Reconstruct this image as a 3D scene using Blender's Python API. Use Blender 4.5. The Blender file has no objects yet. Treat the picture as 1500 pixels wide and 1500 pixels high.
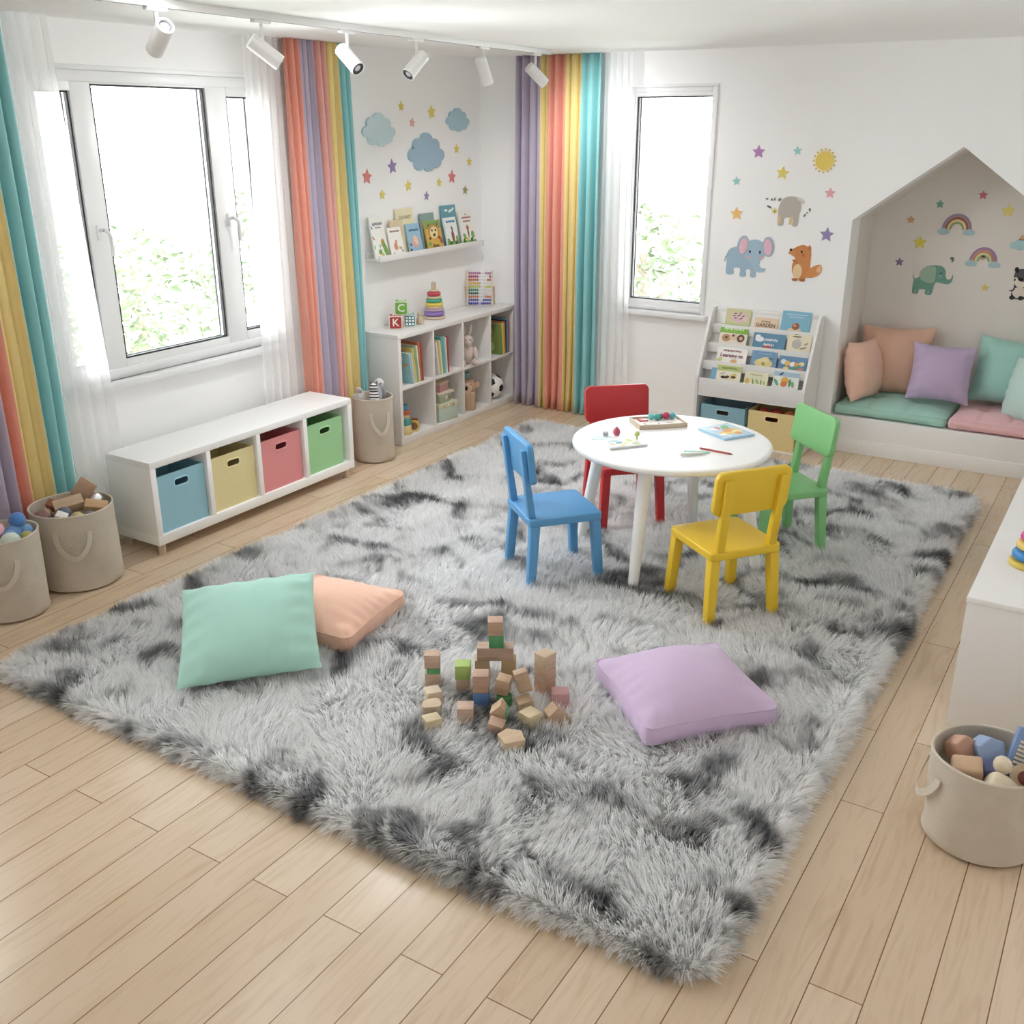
import bpy, bmesh, math, random
import numpy as np
from mathutils import Matrix, Vector

# ---------------------------------------------------------------- camera, world, light, exposure
S = bpy.context.scene
COL = S.collection
PI = math.pi
R = math.radians

cam_d = bpy.data.cameras.new('camera')
cam_d.sensor_width = 36.0
cam_d.lens = 1490.0 / 1500.0 * 36.0
cam_d.clip_start = 0.05
cam = bpy.data.objects.new('camera', cam_d)
COL.objects.link(cam)
cam.location = (4.364, -6.593, 2.0)
cam.rotation_euler = (R(90 - 20.75), 0, R(31.85))
S.camera = cam

world = bpy.data.worlds.new('overcast_sky')
S.world = world
world.use_nodes = True
bgn = world.node_tree.nodes['Background']
bgn.inputs['Color'].default_value = (0.95, 0.975, 1.0, 1)
bgn.inputs['Strength'].default_value = 2.4

S.view_settings.view_transform = 'Standard'
S.view_settings.look = 'None'
S.view_settings.gamma = 1.0
S.view_settings.use_curve_mapping = False
S.view_settings.exposure = 2.55
S.cycles.diffuse_bounces = 10
S.cycles.max_bounces = 14
S.cycles.transparent_max_bounces = 20
S.cycles.caustics_reflective = False
S.cycles.caustics_refractive = False


def portal(name, loc, rot, sx, sy):
    l = bpy.data.lights.new(name, 'AREA')
    l.shape = 'RECTANGLE'
    l.size, l.size_y = sx, sy
    l.cycles.is_portal = True
    o = bpy.data.objects.new(name, l)
    COL.objects.link(o)
    o.location = loc
    o.rotation_euler = rot


portal('portal_left_window', (-0.16, -2.9, 1.52), (0, R(-90), 0), 1.46, 1.3)
portal('portal_back_window', (1.5, 0.16, 1.52), (R(-90), 0, 0), 0.62, 1.46)
portal('portal_near_window', (-0.16, -5.09, 1.52), (0, R(-90), 0), 1.46, 1.26)


# ---------------------------------------------------------------- materials
def s2l(c):
    c = c / 255.0
    return c / 12.92 if c <= 0.04045 else ((c + 0.055) / 1.055) ** 2.4


def lin(rgb):
    return (s2l(rgb[0]), s2l(rgb[1]), s2l(rgb[2]), 1.0)


MATS = {}


def soften(c, k=0.80):
    l = 0.30 * c[0] + 0.59 * c[1] + 0.11 * c[2]
    return tuple(l + (v - l) * k for v in c)


def M(rgb, rough=0.5, var=0.05, scale=9.0, bump=0.0, bscale=60.0, spec=0.4, sheen=0.0):
    """a plain procedural material: base colour with a slight noise variation and optional bump"""
    rgb = soften(rgb)
    key = (tuple(rgb), rough, var, scale, bump, bscale, spec, sheen)
    if key in MATS:
        return MATS[key]
    m = bpy.data.materials.new('surface_%d_%d_%d' % tuple(int(v) for v in rgb))
    m.use_nodes = True
    nt = m.node_tree
    b = nt.nodes['Principled BSDF']
    b.inputs['Roughness'].default_value = rough
    b.inputs['Specular IOR Level'].default_value = spec
    if sheen:
        b.inputs['Sheen Weight'].default_value = sheen
        b.inputs['Sheen Roughness'].default_value = 0.5
    tc = nt.nodes.new('ShaderNodeTexCoord')
    nz = nt.nodes.new('ShaderNodeTexNoise')
    nz.inputs['Scale'].default_value = scale
    nz.inputs['Detail'].default_value = 3
    nt.links.new(tc.outputs['Object'], nz.inputs['Vector'])
    mx = nt.nodes.new('ShaderNodeMix')
    mx.data_type = 'RGBA'
    c = lin(rgb)
    mx.inputs['A'].default_value = tuple(max(0, v * (1 - var)) for v in c[:3]) + (1,)
    mx.inputs['B'].default_value = tuple(min(1, v * (1 + var)) for v in c[:3]) + (1,)
    nt.links.new(nz.outputs['Fac'], mx.inputs['Factor'])
    nt.links.new(mx.outputs['Result'], b.inputs['Base Color'])
    if bump:
        n2 = nt.nodes.new('ShaderNodeTexNoise')
        n2.inputs['Scale'].default_value = bscale
        n2.inputs['Detail'].default_value = 4
        nt.links.new(tc.outputs['Object'], n2.inputs['Vector'])
        bp = nt.nodes.new('ShaderNodeBump')
        bp.inputs['Strength'].default_value = bump
        bp.inputs['Distance'].default_value = 0.01
        nt.links.new(n2.outputs['Fac'], bp.inputs['Height'])
        nt.links.new(bp.outputs['Normal'], b.inputs['Normal'])
    MATS[key] = m
    return m


def wood_floor():
    m = bpy.data.materials.new('oak_planks')
    m.use_nodes = True
    nt = m.node_tree
    L = nt.links.new
    b = nt.nodes['Principled BSDF']
    tc = nt.nodes.new('ShaderNodeTexCoord')
    mp = nt.nodes.new('ShaderNodeMapping')
    mp.inputs['Rotation'].default_value = (0, 0, R(90))
    L(tc.outputs['Object'], mp.inputs['Vector'])
    br = nt.nodes.new('ShaderNodeTexBrick')
    br.offset = 0.37
    br.offset_frequency = 2
    br.inputs['Scale'].default_value = 1.0
    br.inputs['Brick Width'].default_value = 1.25
    br.inputs['Row Height'].default_value = 0.132
    br.inputs['Mortar Size'].default_value = 0.0016
    br.inputs['Mortar Smooth'].default_value = 0.1
    br.inputs['Bias'].default_value = 0.0
    br.inputs['Color1'].default_value = lin((215, 195, 171))
    br.inputs['Color2'].default_value = lin((203, 180, 153))
    br.inputs['Mortar'].default_value = lin((130, 96, 70))
    L(mp.outputs['Vector'], br.inputs['Vector'])
    # grain stretched along the planks
    mp2 = nt.nodes.new('ShaderNodeMapping')
    mp2.inputs['Scale'].default_value = (6.5, 0.75, 1)
    L(tc.outputs['Object'], mp2.inputs['Vector'])
    g = nt.nodes.new('ShaderNodeTexNoise')
    g.inputs['Scale'].default_value = 3.0
    g.inputs['Detail'].default_value = 6
    g.inputs['Distortion'].default_value = 2.4
    L(mp2.outputs['Vector'], g.inputs['Vector'])
    rp = nt.nodes.new('ShaderNodeValToRGB')
    rp.color_ramp.elements[0].position = 0.30
    rp.color_ramp.elements[0].color = (0.84, 0.79, 0.73, 1)
    rp.color_ramp.elements[1].position = 0.52
    rp.color_ramp.elements[1].color = (1, 1, 1, 1)
    L(g.outputs['Fac'], rp.inputs['Fac'])
    ml = nt.nodes.new('ShaderNodeMix')
    ml.data_type = 'RGBA'
    ml.blend_type = 'MULTIPLY'
    ml.inputs['Factor'].default_value = 0.75
    L(br.outputs['Color'], ml.inputs['A'])
    L(rp.outputs['Color'], ml.inputs['B'])
    L(ml.outputs['Result'], b.inputs['Base Color'])
    b.inputs['Roughness'].default_value = 0.24
    b.inputs['Specular IOR Level'].default_value = 0.5
    bp = nt.nodes.new('ShaderNodeBump')
    bp.inputs['Strength'].default_value = 0.35
    bp.inputs['Distance'].default_value = 0.003
    iv = nt.nodes.new('ShaderNodeMath')
    iv.operation = 'SUBTRACT'
    iv.inputs[0].default_value = 1.0
    L(br.outputs['Fac'], iv.inputs[1])
    L(iv.outputs[0], bp.inputs['Height'])
    L(bp.outputs['Normal'], b.inputs['Normal'])
    return m


def wood(rgb, rough=0.5, axis=2, sc=10.0):
    rgb = tuple(int(v) for v in soften(rgb, 0.62))
    key = ('wood', tuple(rgb), rough, axis, sc)
    if key in MATS:
        return MATS[key]
    m = bpy.data.materials.new('wood_%d_%d_%d' % tuple(rgb))
    m.use_nodes = True
    nt = m.node_tree
    L = nt.links.new
    b = nt.nodes['Principled BSDF']
    tc = nt.nodes.new('ShaderNodeTexCoord')
    mp = nt.nodes.new('ShaderNodeMapping')
    sc3 = [sc * 6] * 3
    sc3[axis] = sc * 0.5
    mp.inputs['Scale'].default_value = sc3
    L(tc.outputs['Object'], mp.inputs['Vector'])
    g = nt.nodes.new('ShaderNodeTexNoise')
    g.inputs['Scale'].default_value = 1.0
    g.inputs['Detail'].default_value = 5
    g.inputs['Distortion'].default_value = 0.8
    L(mp.outputs['Vector'], g.inputs['Vector'])
    mx = nt.nodes.new('ShaderNodeMix')
    mx.data_type = 'RGBA'
    c = lin(rgb)
    mx.inputs['A'].default_value = tuple(v * 0.68 for v in c[:3]) + (1,)
    mx.inputs['B'].default_value = tuple(min(1, v * 1.2) for v in c[:3]) + (1,)
    L(g.outputs['Fac'], mx.inputs['Factor'])
    L(mx.outputs['Result'], b.inputs['Base Color'])
    b.inputs['Roughness'].default_value = rough
    MATS[key] = m
    return m


def shag_mat():
    m = bpy.data.materials.new('shag_pile')
    m.use_nodes = True
    nt = m.node_tree
    L = nt.links.new
    b = nt.nodes['Principled BSDF']
    tc = nt.nodes.new('ShaderNodeTexCoord')
    mp = nt.nodes.new('ShaderNodeMapping')
    mp.inputs['Scale'].default_value = (1.0, 1.25, 0.0)
    L(tc.outputs['Object'], mp.inputs['Vector'])
    n1 = nt.nodes.new('ShaderNodeTexNoise')
    n1.inputs['Scale'].default_value = 3.3
    n1.inputs['Detail'].default_value = 3.0
    n1.inputs['Roughness'].default_value = 0.62
    n1.inputs['Distortion'].default_value = 0.9
    L(mp.outputs['Vector'], n1.inputs['Vector'])
    rp = nt.nodes.new('ShaderNodeValToRGB')
    el = rp.color_ramp.elements
    el[0].position = 0.315
    el[0].color = lin((112, 113, 116))
    el[1].position = 0.485
    el[1].color = lin((252, 252, 252))
    e = el.new(0.385)
    e.color = lin((176, 177, 179))
    e = el.new(0.44)
    e.color = lin((228, 228, 228))
    L(n1.outputs['Fac'], rp.inputs['Fac'])
    # strand to strand variation of the dye
    n2 = nt.nodes.new('ShaderNodeAttribute')
    n2.attribute_name = 'strand'
    r2 = nt.nodes.new('ShaderNodeValToRGB')
    r2.color_ramp.elements[0].position = 0.0
    r2.color_ramp.elements[0].color = (0.70, 0.70, 0.71, 1)
    r2.color_ramp.elements[1].position = 0.35
    r2.color_ramp.elements[1].color = (1, 1, 1, 1)
    L(n2.outputs['Fac'], r2.inputs['Fac'])
    mx = nt.nodes.new('ShaderNodeMix')
    mx.data_type = 'RGBA'
    mx.blend_type = 'MULTIPLY'
    mx.inputs['Factor'].default_value = 1.0
    L(rp.outputs['Color'], mx.inputs['A'])
    L(r2.outputs['Color'], mx.inputs['B'])
    L(mx.outputs['Result'], b.inputs['Base Color'])
    b.inputs['Roughness'].default_value = 0.5
    b.inputs['Specular IOR Level'].default_value = 0.3
    tl = nt.nodes.new('ShaderNodeBsdfTranslucent')         # fibres let some light through
    L(mx.outputs['Result'], tl.inputs['Color'])
    ms = nt.nodes.new('ShaderNodeMixShader')
    ms.inputs[0].default_value = 0.46
    L(b.outputs[0], ms.inputs[1])
    L(tl.outputs[0], ms.inputs[2])
    L(ms.outputs[0], nt.nodes['Material Output'].inputs['Surface'])
    return m


def sheer_mat():
    m = bpy.data.materials.new('sheer_voile')
    m.use_nodes = True
    nt = m.node_tree
    L = nt.links.new
    for n in list(nt.nodes):
        nt.nodes.remove(n)
    out = nt.nodes.new('ShaderNodeOutputMaterial')
    tr = nt.nodes.new('ShaderNodeBsdfTransparent')
    df = nt.nodes.new('ShaderNodeBsdfDiffuse')
    tl = nt.nodes.new('ShaderNodeBsdfTranslucent')
    df.inputs['Color'].default_value = (0.95, 0.95, 0.95, 1)
    tl.inputs['Color'].default_value = (0.97, 0.97, 0.97, 1)
    a = nt.nodes.new('ShaderNodeMixShader')
    a.inputs[0].default_value = 0.55
    L(df.outputs[0], a.inputs[1])
    L(tl.outputs[0], a.inputs[2])
    w = nt.nodes.new('ShaderNodeTexNoise')
    w.inputs['Scale'].default_value = 300
    tc = nt.nodes.new('ShaderNodeTexCoord')
    L(tc.outputs['Object'], w.inputs['Vector'])
    mr = nt.nodes.new('ShaderNodeMapRange')
    mr.inputs['To Min'].default_value = 0.52
    mr.inputs['To Max'].default_value = 0.72
    L(w.outputs['Fac'], mr.inputs['Value'])
    b = nt.nodes.new('ShaderNodeMixShader')
    L(mr.outputs['Result'], b.inputs[0])
    L(tr.outputs[0], b.inputs[1])
    L(a.outputs[0], b.inputs[2])
    L(b.outputs[0], out.inputs['Surface'])
    return m


def glass_mat():
    m = bpy.data.materials.new('window_glass')
    m.use_nodes = True
    nt = m.node_tree
    L = nt.links.new
    for n in list(nt.nodes):
        nt.nodes.remove(n)
    out = nt.nodes.new('ShaderNodeOutputMaterial')
    tr = nt.nodes.new('ShaderNodeBsdfTransparent')
    tr.inputs['Color'].default_value = (0.97, 0.985, 0.98, 1)
    gl = nt.nodes.new('ShaderNodeBsdfGlossy')
    gl.inputs['Roughness'].default_value = 0.02
    fr = nt.nodes.new('ShaderNodeFresnel')
    fr.inputs['IOR'].default_value = 1.35
    mx = nt.nodes.new('ShaderNodeMixShader')
    L(fr.outputs[0], mx.inputs[0])
    L(tr.outputs[0], mx.inputs[1])
    L(gl.outputs[0], mx.inputs[2])
    L(mx.outputs[0], out.inputs['Surface'])
    return m


WALL = M((247, 247, 247), 0.85, 0.012, 2.0, 0.02, 180, 0.2)
CEIL = M((252, 252, 252), 0.9, 0.01, 2.0, 0.0, 60, 0.2)
WHITE = M((232, 230, 228), 0.42, 0.01, 3.0)
TRIMW = M((236, 235, 233), 0.5, 0.01, 3.0)
BENCHW = M((247, 247, 247), 0.38, 0.008, 3.0)
PVC = M((238, 239, 240), 0.35, 0.008, 3.0)
GASKET = M((52, 52, 54), 0.6, 0.03)
FLOORM = wood_floor()
SHAG = shag_mat()
SHEER = sheer_mat()
GLASS = glass_mat()
PAGES = M((240, 234, 220), 0.8, 0.03)
BLACK = M((28, 28, 30), 0.5, 0.05)


# ---------------------------------------------------------------- mesh helpers
def frame(X, Y, Z, o=(0, 0, 0)):
    m = Matrix.Identity(4)
    for i, v in enumerate((X, Y, Z)):
        for j in range(3):
            m[j][i] = v[j]
    for j in range(3):
        m[j][3] = o[j]
    return m


def T(x=0, y=0, z=0):
    return Matrix.Translation((x, y, z))


def RX(a):
    return Matrix.Rotation(a, 4, 'X')


def RY(a):
    return Matrix.Rotation(a, 4, 'Y')


def RZ(a):
    return Matrix.Rotation(a, 4, 'Z')


def newbm():
    return bmesh.new()


def add_box(bm, c, s, bev=0.0, seg=2, mat=None, mi=0, vert_only=False):
    """box centred at c with size s, optional bevel, optional extra matrix"""
    t = bmesh.new()
    bmesh.ops.create_cube(t, size=1.0)
    for v in t.verts:
        v.co = Vector((v.co.x * s[0], v.co.y * s[1], v.co.z * s[2]))
    if bev > 0:
        es = t.edges[:]
        if vert_only:
            es = [e for e in es if abs(e.verts[0].co.z - e.verts[1].co.z) > 1e-6]
        bmesh.ops.bevel(t, geom=es, offset=bev, segments=seg, profile=0.5, affect='EDGES')
    for v in t.verts:
        v.co += Vector(c)
    merge(bm, t, mat, mi)


def merge(bm, t, mat=None, mi=0):
    if mat is not None:
        bmesh.ops.transform(t, matrix=mat, verts=t.verts[:])
    if mi:
        for f in t.faces:
            f.material_index = mi
    me = bpy.data.meshes.new('tmp')
    t.to_mesh(me)
    t.free()
    bm.from_mesh(me)
    bpy.data.meshes.remove(me)


def bx(x0, x1, y0, y1, z0, z1, bm, bev=0.0, seg=2, mi=0):
    add_box(bm, ((x0 + x1) / 2, (y0 + y1) / 2, (z0 + z1) / 2), (x1 - x0, y1 - y0, z1 - z0), bev, seg, None, mi)


def add_lathe(bm, prof, n=32, mat=None, mi=0, caps=True):
    """profile of (r, z) spun round the z axis"""
    t = bmesh.new()
    rings = []
    for r, z in prof:
        if r < 1e-6:
            rings.append([t.verts.new((0, 0, z))])
        else:
            rings.append([t.verts.new((r * math.cos(2 * PI * k / n), r * math.sin(2 * PI * k / n), z)) for k in range(n)])
    for a, b in zip(rings, rings[1:]):
        for k in range(n):
            k2 = (k + 1) % n
            if len(a) == 1 and len(b) == 1:
                continue
            if len(a) == 1:
                t.faces.new((a[0], b[k2], b[k]))
            elif len(b) == 1:
                t.faces.new((a[k], a[k2], b[0]))
            else:
                t.faces.new((a[k], a[k2], b[k2], b[k]))
    bmesh.ops.recalc_face_normals(t, faces=t.faces[:])
    merge(bm, t, mat, mi)


def add_prism(bm, pts, z0, z1, mat=None, mi=0, holes=()):
    """2D outline (with optional holes) extruded from z0 to z1 in local z"""
    t = bmesh.new()
    if not holes:
        vs = [t.verts.new((p[0], p[1], z0)) for p in pts]
        fs = [t.faces.new(vs)]
        bmesh.ops.triangulate(t, faces=fs)
    else:
        for loop in [pts] + list(holes):
            vs = [t.verts.new((p[0], p[1], z0)) for p in loop]
            for i in range(len(vs)):
                t.edges.new((vs[i], vs[(i + 1) % len(vs)]))
        bmesh.ops.triangle_fill(t, use_beauty=True, use_dissolve=False, edges=t.edges[:])
    r = bmesh.ops.extrude_face_region(t, geom=t.faces[:])
    for v in [g for g in r['geom'] if isinstance(g, bmesh.types.BMVert)]:
        v.co.z = z1
    bmesh.ops.recalc_face_normals(t, faces=t.faces[:])
    merge(bm, t, mat, mi)


def add_ball(bm, c, r, mat=None, mi=0, n=16, rot=None):
    """ellipsoid"""
    if not hasattr(r, '__len__'):
        r = (r, r, r)
    t = bmesh.new()
    bmesh.ops.create_uvsphere(t, u_segments=n, v_segments=max(8, n * 2 // 3), radius=1.0)
    m = T(*c) @ (rot if rot is not None else Matrix.Identity(4)) @ Matrix.Diagonal((r[0], r[1], r[2], 1))
    bmesh.ops.transform(t, matrix=m, verts=t.verts[:])
    merge(bm, t, mat, mi)


def add_tube(bm, path, rad, n=10, mat=None, mi=0, flat=None):
    """tube along a path; rad a number or list; flat = (width, thickness) for a strap whose width lies along `up`"""
    t = bmesh.new()
    P = [Vector(p) for p in path]
    k = len(P)
    rings = []
    for i in range(k):
        d = (P[min(i + 1, k - 1)] - P[max(i - 1, 0)]).normalized()
        up = Vector(flat[2]) if flat else (Vector((0, 0, 1)) if abs(d.z) < 0.9 else Vector((1, 0, 0)))
        a = d.cross(up).normalized()
        b = a.cross(d).normalized()
        r = rad[i] if hasattr(rad, '__len__') else rad
        ra, rb = (flat[0] / 2, flat[1] / 2) if flat else (r, r)
        rings.append([t.verts.new(P[i] + a * (ra * math.cos(2 * PI * q / n)) + b * (rb * math.sin(2 * PI * q / n))) for q in range(n)])
    for A, B in zip(rings, rings[1:]):
        for q in range(n):
            t.faces.new((A[q], A[(q + 1) % n], B[(q + 1) % n], B[q]))
    t.faces.new(rings[0][::-1])
    t.faces.new(rings[-1])
    bmesh.ops.recalc_face_normals(t, faces=t.faces[:])
    merge(bm, t, mat, mi)


def add_bar(bm, p0, p1, s0, s1, xdir=(1, 0, 0), bev=0.004, mat=None):
    """tapered rectangular bar from p0 (section s0) to p1 (section s1)"""
    t = bmesh.new()
    bmesh.ops.create_cube(t, size=1.0)
    for v in t.verts:
        top = v.co.z > 0
        p, s = (p1, s1) if top else (p0, s0)
        v.co = Vector((p[0] + v.co.x * s[0], p[1] + v.co.y * s[1], p[2]))
    if bev:
        bmesh.ops.bevel(t, geom=t.edges[:], offset=bev, segments=2, profile=0.5, affect='EDGES')
    merge(bm, t, mat)


def add_text(bm, s, size, mat, mi=0, thick=0.0006, bold=0.0):
    cu = bpy.data.curves.new('lettering', 'FONT')
    cu.body = s
    cu.size = size
    cu.align_x = 'CENTER'
    cu.align_y = 'CENTER'
    cu.extrude = thick
    cu.offset = bold
    cu.resolution_u = 3
    o = bpy.data.objects.new('lettering', cu)
    COL.objects.link(o)
    dg = bpy.context.evaluated_depsgraph_get()
    me = bpy.data.meshes.new_from_object(o.evaluated_get(dg))
    COL.objects.unlink(o)
    bpy.data.objects.remove(o)
    bpy.data.curves.remove(cu)
    t = bmesh.new()
    t.from_mesh(me)
    bpy.data.meshes.remove(me)
    merge(bm, t, mat, mi)


def obj(name, bm, mats, parent=None, loc=None, rot=None, smooth=35, matrix=None):
    me = bpy.data.meshes.new(name)
    bm.to_mesh(me)
    bm.free()
    if not isinstance(mats, (list, tuple)):
        mats = [mats]
    for m in mats:
        me.materials.append(m)
    if smooth:
        me.polygons.foreach_set('use_smooth', [True] * len(me.polygons))
        me.set_sharp_from_angle(angle=R(smooth))
    o = bpy.data.objects.new(name, me)
    COL.objects.link(o)
    if parent is not None:
        o.parent = parent
    if matrix is not None:
        o.matrix_basis = matrix
    if loc is not None:
        o.location = loc
    if rot is not None:
        o.rotation_euler = rot
    return o


def tag(o, label, cat, group=None, kind=None):
    o['label'] = label
    o['category'] = cat
    if group:
        o['group'] = group
    if kind:
        o['kind'] = kind
    return o


def thing(name, label, cat, loc=(0, 0, 0), rot=(0, 0, 0), group=None, matrix=None):
    o = bpy.data.objects.new(name, None)
    o.empty_display_size = 0.05
    COL.objects.link(o)
    if matrix is not None:
        o.matrix_basis = matrix
    else:
        o.location = loc
        o.rotation_euler = rot
    return tag(o, label, cat, group)


def struct(name, bm, m, parent=None, smooth=30):
    o = obj(name, bm, m, parent, smooth=smooth)
    o['kind'] = 'structure'
    return o


def rnd_rect(w, h, r, n=6):
    out = []
    for cx, cy, a0 in ((w / 2 - r, h / 2 - r, 0), (-w / 2 + r, h / 2 - r, 90), (-w / 2 + r, -h / 2 + r, 180), (w / 2 - r, -h / 2 + r, 270)):
        for k in range(n + 1):
            a = R(a0 + 90 * k / n)
            out.append((cx + r * math.cos(a), cy + r * math.sin(a)))
    return out


def ell(cx, cy, rx, ry, n=28, a0=0.0):
    c, s = math.cos(a0), math.sin(a0)
    return [(cx + rx * math.cos(2 * PI * k / n) * c - ry * math.sin(2 * PI * k / n) * s,
             cy + rx * math.cos(2 * PI * k / n) * s + ry * math.sin(2 * PI * k / n) * c) for k in range(n)]


def star_pts(r, inner=0.46, a0=90, n=5, cx=0, cy=0):
    return [(cx + (r if k % 2 == 0 else r * inner) * math.cos(R(a0 + 180 / n * k)),
             cy + (r if k % 2 == 0 else r * inner) * math.sin(R(a0 + 180 / n * k))) for k in range(2 * n)]


def cloud_pts(circles, n=90, c=(0, 0), flat=None):
    """outline of a union of circles seen from c"""
    out = []
    for k in range(n):
        a = 2 * PI * k / n
        d = (math.cos(a), math.sin(a))
        best = 0.0
        for cx, cy, r in circles:
            ox, oy = cx - c[0], cy - c[1]
            b = ox * d[0] + oy * d[1]
            q = b * b - (ox * ox + oy * oy - r * r)
            if q > 0:
                best = max(best, b + math.sqrt(q))
        x, y = c[0] + d[0] * best, c[1] + d[1] * best
        if flat is not None and y < flat:
            y = flat
        out.append((x, y))
    return out


def spline(pts, per=6, closed=True):
    n = len(pts)
    out = []
    rng = range(n) if closed else range(n - 1)
    for i in rng:
        if closed:
            p0, p1, p2, p3 = pts[(i - 1) % n], pts[i], pts[(i + 1) % n], pts[(i + 2) % n]
        else:
            p0, p1, p2, p3 = pts[max(i - 1, 0)], pts[i], pts[i + 1], pts[min(i + 2, n - 1)]
        for k in range(per):
            t = k / per
            out.append(tuple(0.5 * (2 * p1[j] + (p2[j] - p0[j]) * t + (2 * p0[j] - 5 * p1[j] + 4 * p2[j] - p3[j]) * t * t
                                    + (3 * p1[j] - p0[j] - 3 * p2[j] + p3[j]) * t ** 3) for j in range(len(p1))))
    if not closed:
        out.append(tuple(pts[-1]))
    return out


def copy_tree(o, parent=None):
    c = o.copy()
    COL.objects.link(c)
    c.parent = parent
    for ch in list(o.children):
        copy_tree(ch, c)
    return c


# ---------------------------------------------------------------- the room shell
X1, YF, ZC = 4.75, -7.6, 2.455      # right wall, front wall, ceiling height
bm = newbm(); bx(-0.25, X1 + 0.2, YF - 0.2, 0.8, -0.12, 0.0, bm); struct('floor', bm, FLOORM)
bm = newbm(); bx(-0.25, X1 + 0.2, YF - 0.2, 0.8, ZC, ZC + 0.15, bm); struct('ceiling', bm, CEIL)

# left wall with the wide window opening  y -3.62..-2.18, z 0.83..2.24
WY0, WY1, WZ0, WZ1 = -3.63, -2.17, 0.80, 2.245
bm = newbm()
NY0, NY1 = -5.70, -4.48                      # a second window nearer the viewer, outside the picture
bx(-0.2, 0, YF - 0.2, NY0, 0, ZC, bm)
bx(-0.2, 0, NY1, WY0, 0, ZC, bm)
bx(-0.2, 0, WY1, 0.0, 0, ZC, bm)
for a_, c_ in ((WY0, WY1), (NY0, NY1)):
    bx(-0.2, 0, a_, c_, 0, WZ0, bm)
    bx(-0.2, 0, a_, c_, WZ1, ZC, bm)
struct('wall_left', bm, WALL)

# back wall (prisms in x-z, 0.2 thick) with a window and the house-shaped alcove
BX0, BX1, BZ0, BZ1 = 1.19, 1.79, 0.80, 2.24
AX0, AX1, AE0, AE1, APX, APZ = 2.725, 4.0, 1.465, 1.385, 3.302, 1.893
XZ = frame((1, 0, 0), (0, 0, 1), (0, -1, 0))     # local x,y -> world x,z ; local z -> -y


def wallp(bm, pts, y0=0.0, y1=0.2):
    add_prism(bm, pts, -y1, -y0, XZ)


bm = newbm()
wallp(bm, [(-0.2, 0), (BX0, 0), (BX0, ZC), (-0.2, ZC)])
wallp(bm, [(BX0, 0), (BX1, 0), (BX1, BZ0), (BX0, BZ0)])
wallp(bm, [(BX0, BZ1), (BX1, BZ1), (BX1, ZC), (BX0, ZC)])
wallp(bm, [(BX1, 0), (AX0, 0), (AX0, ZC), (BX1, ZC)])
wallp(bm, [(AX0, AE0), (APX, APZ), (APX, ZC), (AX0, ZC)])
wallp(bm, [(APX, APZ), (AX1, AE1), (AX1, ZC), (APX, ZC)])
wallp(bm, [(AX1, 0), (X1 + 0.2, 0), (X1 + 0.2, ZC), (AX1, ZC)])
struct('wall_back', bm, WALL)

# alcove lining; the recess's shade is put into its darker white
AD = 0.56
bm = newbm()
wallp(bm, [(AX0 - 0.08, 0), (AX0, 0), (AX0, AE0), (AX0 - 0.08, AE0 + 0.06)], 0.2, AD)
wallp(bm, [(AX1, 0), (AX1 + 0.08, 0), (AX1 + 0.08, AE1 + 0.06), (AX1, AE1)], 0.2, AD)
wallp(bm, [(AX0 - 0.08, AE0 + 0.06), (AX0, AE0), (APX, APZ), (APX, APZ + 0.09)], 0.2, AD)
wallp(bm, [(APX, APZ), (AX1, AE1), (AX1 + 0.08, AE1 + 0.06), (APX, APZ + 0.09)], 0.2, AD)
bx(AX0 - 0.1, AX1 + 0.1, AD, AD + 0.1, 0, 2.1, bm)
struct('wall_alcove', bm, M((230, 223, 215), 0.85, 0.012, 2.0, 0.02, 180, 0.2))

bm = newbm(); bx(X1, X1 + 0.2, YF - 0.2, 0, 0, ZC, bm); struct('wall_right', bm, WALL)
bm = newbm()
bx(-0.2, X1, YF - 0.2, YF, 0, ZC, bm)
struct('wall_front', bm, WALL)

bm = newbm()
bx(0.0, AX0 + 0.0, -0.012, 0.0, 0, 0.09, bm, 0.003)
bx(AX1, X1, -0.012, 0.0, 0, 0.09, bm, 0.003)
struct('baseboard_back', bm, TRIMW)
bm = newbm(); bx(0, 0.012, YF, -0.012, 0, 0.09, bm, 0.003); struct('baseboard_left', bm, TRIMW)
bm = newbm(); bx(X1 - 0.012, X1, YF, -0.012, 0, 0.09, bm, 0.003); struct('baseboard_right', bm, TRIMW)


# ---- windows: frame, sashes with dark gaskets, panes, handles
def rect_frame(bm, u0, u1, v0, v1, w, d0, d1, bev=0.004, mi=0):
    """frame in a local u-v plane, depth d0..d1"""
    bx(u0, u0 + w, v0, v1, d0, d1, bm, bev, 2, mi)
    bx(u1 - w, u1, v0, v1, d0, d1, bm, bev, 2, mi)
    bx(u0 + w, u1 - w, v0, v0 + w, d0, d1, bm, bev, 2, mi)
    bx(u0 + w, u1 - w, v1 - w, v1, d0, d1, bm, bev, 2, mi)


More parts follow.
